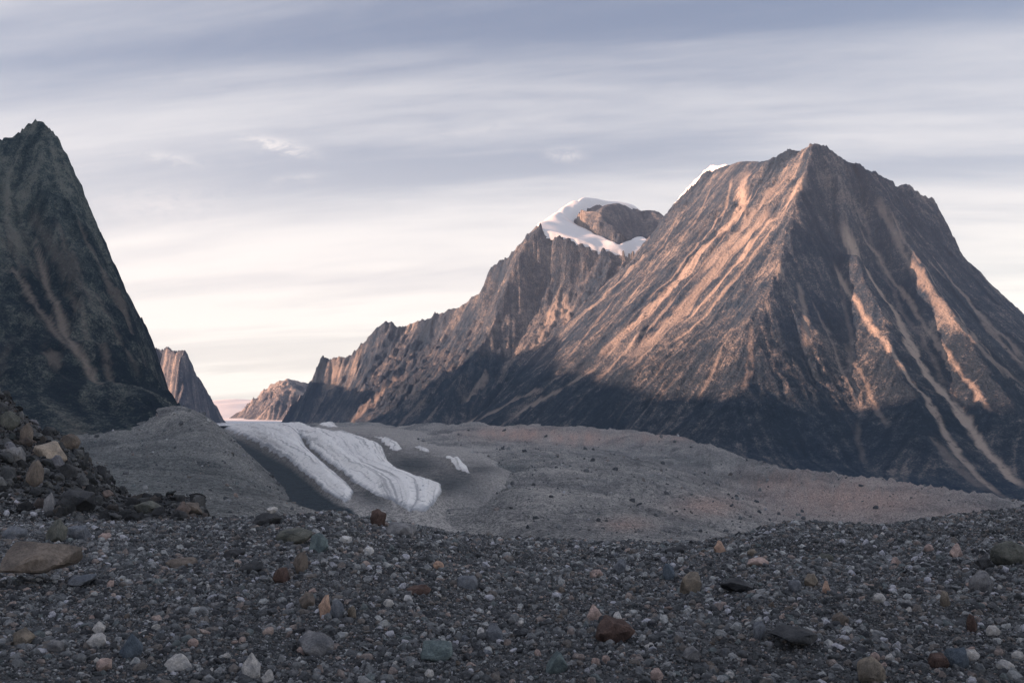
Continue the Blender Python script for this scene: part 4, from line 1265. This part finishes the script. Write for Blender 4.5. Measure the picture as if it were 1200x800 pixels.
def build_stones():
    rnd = random.Random(5)
    for k, v in C_.items():
        STONE_MATS[k] = stone_material('stone_' + k, color=v)
    taken = []
    for i, (px, py, w, h, kind, colr, label) in enumerate(HEROES):
        g = ground_hit(px, min(py, 799) if py < 800 else py)
        if g is None:
            g = ground_hit(px, py + 6)
            if g is None:
                continue
        x, y, z = g
        sx = w / F * y; sz = h / F * y
        me = stone_mesh('boulder', 100 + i, kind, STONE_MATS[colr], fine=True)
        # size of the raw stone
        co = np.array([v.co[:] for v in me.vertices])
        ext = co.max(0) - co.min(0)
        o = bpy.data.objects.new('boulder', me)
        COL.objects.link(o)
        S = (sx / ext[0], sx * rnd.uniform(0.75, 1.0) / ext[1], sz * 1.25 / ext[2])
        if kind in ('slab', 'flat'):
            S = (S[0], S[1] * 1.0, S[2])
        o.scale = S
        o.rotation_euler = (rnd.uniform(-0.1, 0.1), rnd.uniform(-0.14, 0.14), rnd.uniform(-0.25, 0.25))
        zb = z - co[:, 2].min() * S[2] - sz * 0.22
        if 'tilted' in label:
            o.rotation_euler = (0.25, 0.62, -0.2)
        if 'propped' in label or 'black gap' in label:
            zb += sz * 0.6
        o.location = (x, y + sx * 0.3, zb)
        tag(o, label, 'boulder' if w * 1.0 > 24 else 'stone')
        taken.append((x, y + sx * 0.3, sx * 0.5))
        if 'propped' in label or 'black gap' in label:
            pass
    # pale stone riding on the black flat boulder
    g = ground_hit(312, 616)
    me = stone_mesh('stone', 901, 'block', STONE_MATS['pale'], fine=True)
    o = bpy.data.objects.new('stone', me); COL.objects.link(o)
    k = 15 / F * g[1]
    o.scale = (k, k, k * 0.75); o.location = (g[0] + 0.12, g[1] + 0.5, g[2] + 14 / F * g[1] + k * 0.2)
    tag(o, 'pale stone sitting on top of the black flat crest boulder', 'stone')

    # sources of the countless small stones (kept in a collection of their own, not in the scene)
    smat = stone_material('rubble_stone', stops=STOPS, scale=5.0)
    coll = bpy.data.collections.new('stone_kinds')
    kinds = ['block', 'block', 'block', 'flat', 'flat', 'wedge', 'wedge', 'round', 'block', 'slab', 'flat', 'block']
    base_meshes = []
    for i, kd in enumerate(kinds):
        me = stone_mesh('stone_kind', 300 + i, kd, smat)
        base_meshes.append(me)
        o = bpy.data.objects.new('stone_kind', me)
        coll.objects.link(o)
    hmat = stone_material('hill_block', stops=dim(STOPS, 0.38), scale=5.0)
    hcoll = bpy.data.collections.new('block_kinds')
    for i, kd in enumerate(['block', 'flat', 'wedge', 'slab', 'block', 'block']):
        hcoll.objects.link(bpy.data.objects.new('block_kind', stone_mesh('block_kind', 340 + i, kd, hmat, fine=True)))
    rng = np.random.default_rng(12)

    # single stones of middle size, each an object
    groups = {'pale': ('pale grey loose stone lying among darker rubble', 'pale grey stones among the rubble'),
              'bluegrey': ('blue-grey angular stone half sunk in the rubble', 'blue-grey stones among the rubble'),
              'grey': ('mid grey angular stone lying in the rubble', 'mid grey stones among the rubble'),
              'brown': ('dull brown stone lying in the rubble', 'dull brown stones among the rubble'),
              'dark': ('nearly black stone lying in the rubble', 'nearly black stones among the rubble'),
              'pink': ('pinkish loose stone lying in the rubble', 'pinkish stones among the rubble')}
    refs = []
    cut = (' over ', ' lying ', ' at ', ' leaning ', ' just ', ' near ', ' standing ', ' among ', ' between ', ' close ', ' sloping ', ' below ', ' beyond ', ' halfway ', ' with ', ' on ', ' beside ',
           ' sunk ', ' left ', ' right ', ' alone ', ' in ', ' set ', ' resting ', ' above ', ' carrying ', ' before ', ' well ', ' under ', ' high ', ' behind ', ' of ', ' touching ', ' cut ', ',')
    for px, py, w, h, kind, colr, label in HEROES:
        q = label
        for c in cut:
            q = q.split(c)[0]
        refs.append((px, py, q))
    names = [r[2] for r in refs]
    refs = [r for r in refs if names.count(r[2]) == 1 and len(r[2].split()) >= 3]
    seen = set()

    def own_label(colr, px, py):
        word = {'pale': 'pale grey', 'bluegrey': 'blue-grey', 'grey': 'mid grey', 'brown': 'dull brown', 'dark': 'nearly black', 'pink': 'pinkish'}[colr]
        for rx, ry, q in sorted(refs, key=lambda r: (r[0] - px) ** 2 + (2 * (r[1] - py)) ** 2)[:5]:
            dx, dy = px - rx, py - ry
            if dx * dx + 4 * dy * dy > 150 ** 2:
                continue
            side = ('left' if dx < 0 else 'right') + ' of' if abs(dx) > 2 * abs(dy) else ('behind' if dy < 0 else 'in front of')
            dist = 'just ' if dx * dx + 4 * dy * dy < 55 ** 2 else 'some way '
            l = '%s stone %s%s the %s' % (word, dist, side, q)
            if l not in seen:
                seen.add(l)
                return l
        return None
    cols = ['pale'] * 5 + ['bluegrey'] * 6 + ['grey'] * 7 + ['brown'] * 4 + ['dark'] * 3 + ['pink'] * 2
    lib = {}
    made = 0; tries = 0
    while made < 205 and tries < 4000:
        tries += 1
        px = rnd.uniform(2, 1198); py = 800 - (rnd.random() ** 1.1) * 185
        g = ground_hit(px, py)
        if g is None or g[1] > 60:
            continue
        x, y, z = g
        s = rnd.uniform(8, 16) * (0.55 + 0.45 * (py - 600) / 200) / F * y
        if any((x - a) ** 2 + (y - b) ** 2 < (c + s * 0.7) ** 2 for a, b, c in taken):
            continue
        colr = rnd.choice(cols); v = rnd.randrange(3)
        kd = rnd.choice(['block', 'block', 'wedge', 'wedge', 'flat'])
        if (colr, kd, v) not in lib:
            lib[(colr, kd, v)] = stone_mesh('stone', 500 + len(lib), kd, STONE_MATS[colr], fine=True)
        o = bpy.data.objects.new('stone', lib[(colr, kd, v)])
        COL.objects.link(o)
        o.scale = (s * rnd.uniform(0.85, 1.15), s, s * rnd.uniform(0.8, 1.15))
        o.rotation_euler = (rnd.uniform(-0.4, 0.4), rnd.uniform(-0.4, 0.4), rnd.uniform(0, 6.28))
        o.location = (x, y, z + s * 0.12)
        tag(o, own_label(colr, px, py) or groups[colr][0], 'stone', groups[colr][1])
        taken.append((x, y, s * 0.5)); made += 1

    def scatter(name, n, y0, y1, dmin, dmax, power, label, grow=0.0, um=0.72, sel=None, sink=0.1, clump=0.0, src=None):
        r = rng.random(n)
        y = np.sqrt(y0 ** 2 + r * (y1 ** 2 - y0 ** 2))
        u = rng.uniform(-um, um, n)
        x = u * (y + 5)
        d = dmin * (1 - rng.random(n)) ** (-1.0 / power)
        d = np.minimum(d, dmax) * (1 + grow * (y - y0) / (y1 - y0))
        ok = np.ones(n, bool)
        if sel is not None:
            ok &= sel(x, y)
        x, y, d = x[ok], y[ok], d[ok]
        if clump:
            f = fbm(x / 2.2, y / 2.2, 3, 61) + rng.uniform(-1, 1, len(x)) * 0.5
            d = d * np.where((f < -0.15) & (d > dmin * 1.6), 0.6, 1.0)
        z = ground_z(x, y)
        nn = len(x)
        rot = rng.uniform(0, 6.283, (nn, 3)); rot[:, 0] = rng.normal(0, 0.5, nn); rot[:, 1] = rng.normal(0, 0.5, nn)
        scl = d[:, None] * rng.uniform(0.75, 1.2, (nn, 3))
        co = np.stack([x, y, z + d * sink], -1)
        return points_obj(name, co, rot, scl, src or coll, smat, label, 'rubble')

    scatter('rubble', 400000, 5.5, 27, 0.026, 0.17, 2.6, 'countless small grey and brown stones covering the near slope', grow=0.6, sink=0.12, clump=1)
    scatter('rubble', 320000, 25, 49, 0.046, 0.30, 2.7, 'countless stones and cobbles covering the slope up to its crest', grow=0.3, sink=0.14, clump=1)
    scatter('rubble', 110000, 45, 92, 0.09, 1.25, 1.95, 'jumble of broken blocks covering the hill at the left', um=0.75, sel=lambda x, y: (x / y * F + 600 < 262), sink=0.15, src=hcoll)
    return coll, smat


def scatter_moraine(coll, smat, U, V, H):
    """blocks lying on the moraines far below"""
    rng = np.random.default_rng(44)
    n = 90000
    ui = rng.uniform(30, U.shape[1] - 30, n); vi = rng.uniform(120, U.shape[0] - 60, n)
    i = vi.astype(int); j = ui.astype(int)
    du = ui - j; dv = vi - i
    u = U[i, j] + du * (U[0, 1] - U[0, 0]); v = V[i, j] + dv * (V[1, 0] - V[0, 0])
    h = (H[i, j] * (1 - du) + H[i, j + 1] * du) * (1 - dv) + (H[i + 1, j] * (1 - du) + H[i + 1, j + 1] * du) * dv
    y = np.exp(v); x = u * y
    d = np.minimum(0.34 * (1 - rng.random(n)) ** (-1 / 2.0), 5.5) * np.clip(y / 700, 0.5, 2.2)
    rot = rng.uniform(0, 6.283, (n, 3))
    scl = d[:, None] * rng.uniform(0.7, 1.2, (n, 3))
    points_obj('moraine_blocks', np.stack([x, y, h + d * 0.1], -1), rot, scl, coll, smat, 'scattered blocks lying on the grey moraine slopes', 'rubble')


# ------------------------------------------------------------------ build
import time
T = time.time()


def lap(s):
    global T
    print('LAP', s, round(time.time() - T, 1)); T = time.time()


build_main(); lap('main')
build_chain(); lap('chain')
build_far(); lap('far')
build_left(); lap('left')
build_shade_wall(); lap('wall')
FU, FV, FH = build_floor(); lap('floor')
build_glacier(); lap('glacier')
build_foreground(); lap('fg')
COLL, SMAT = build_stones(); lap('stones')
scatter_moraine(COLL, SMAT, FU, FV, FH); lap('scatter')


# ------------------------------------------------------------------ haze
def build_haze():
    x0, x1, y0, y1, z0, z1 = -5400, 3600, -5400, 11200, -420, 1650
    bm = bmesh.new()
    bmesh.ops.create_cube(bm, size=1.0)
    for v in bm.verts:
        v.co = ((x0 if v.co.x < 0 else x1), (y0 if v.co.y < 0 else y1), (z0 if v.co.z < 0 else z1))
    me = bpy.data.meshes.new('haze'); bm.to_mesh(me); bm.free()
    m = bpy.data.materials.new('valley_air'); m.use_nodes = True
    nt = m.node_tree; nt.nodes.clear()
    v = nt.nodes.new('ShaderNodeVolumePrincipled')
    v.inputs['Color'].default_value = (0.60, 0.76, 1.0, 1)
    v.inputs['Density'].default_value = 4.6e-5
    v.inputs['Anisotropy'].default_value = 0.2
    out = nt.nodes.new('ShaderNodeOutputMaterial')
    nt.links.new(v.outputs[0], out.inputs['Volume'])
    me.materials.append(m)
    o = bpy.data.objects.new('haze', me); COL.objects.link(o)
    tag(o, 'thin blue evening haze filling the valley', 'haze', kind='stuff')


build_haze()
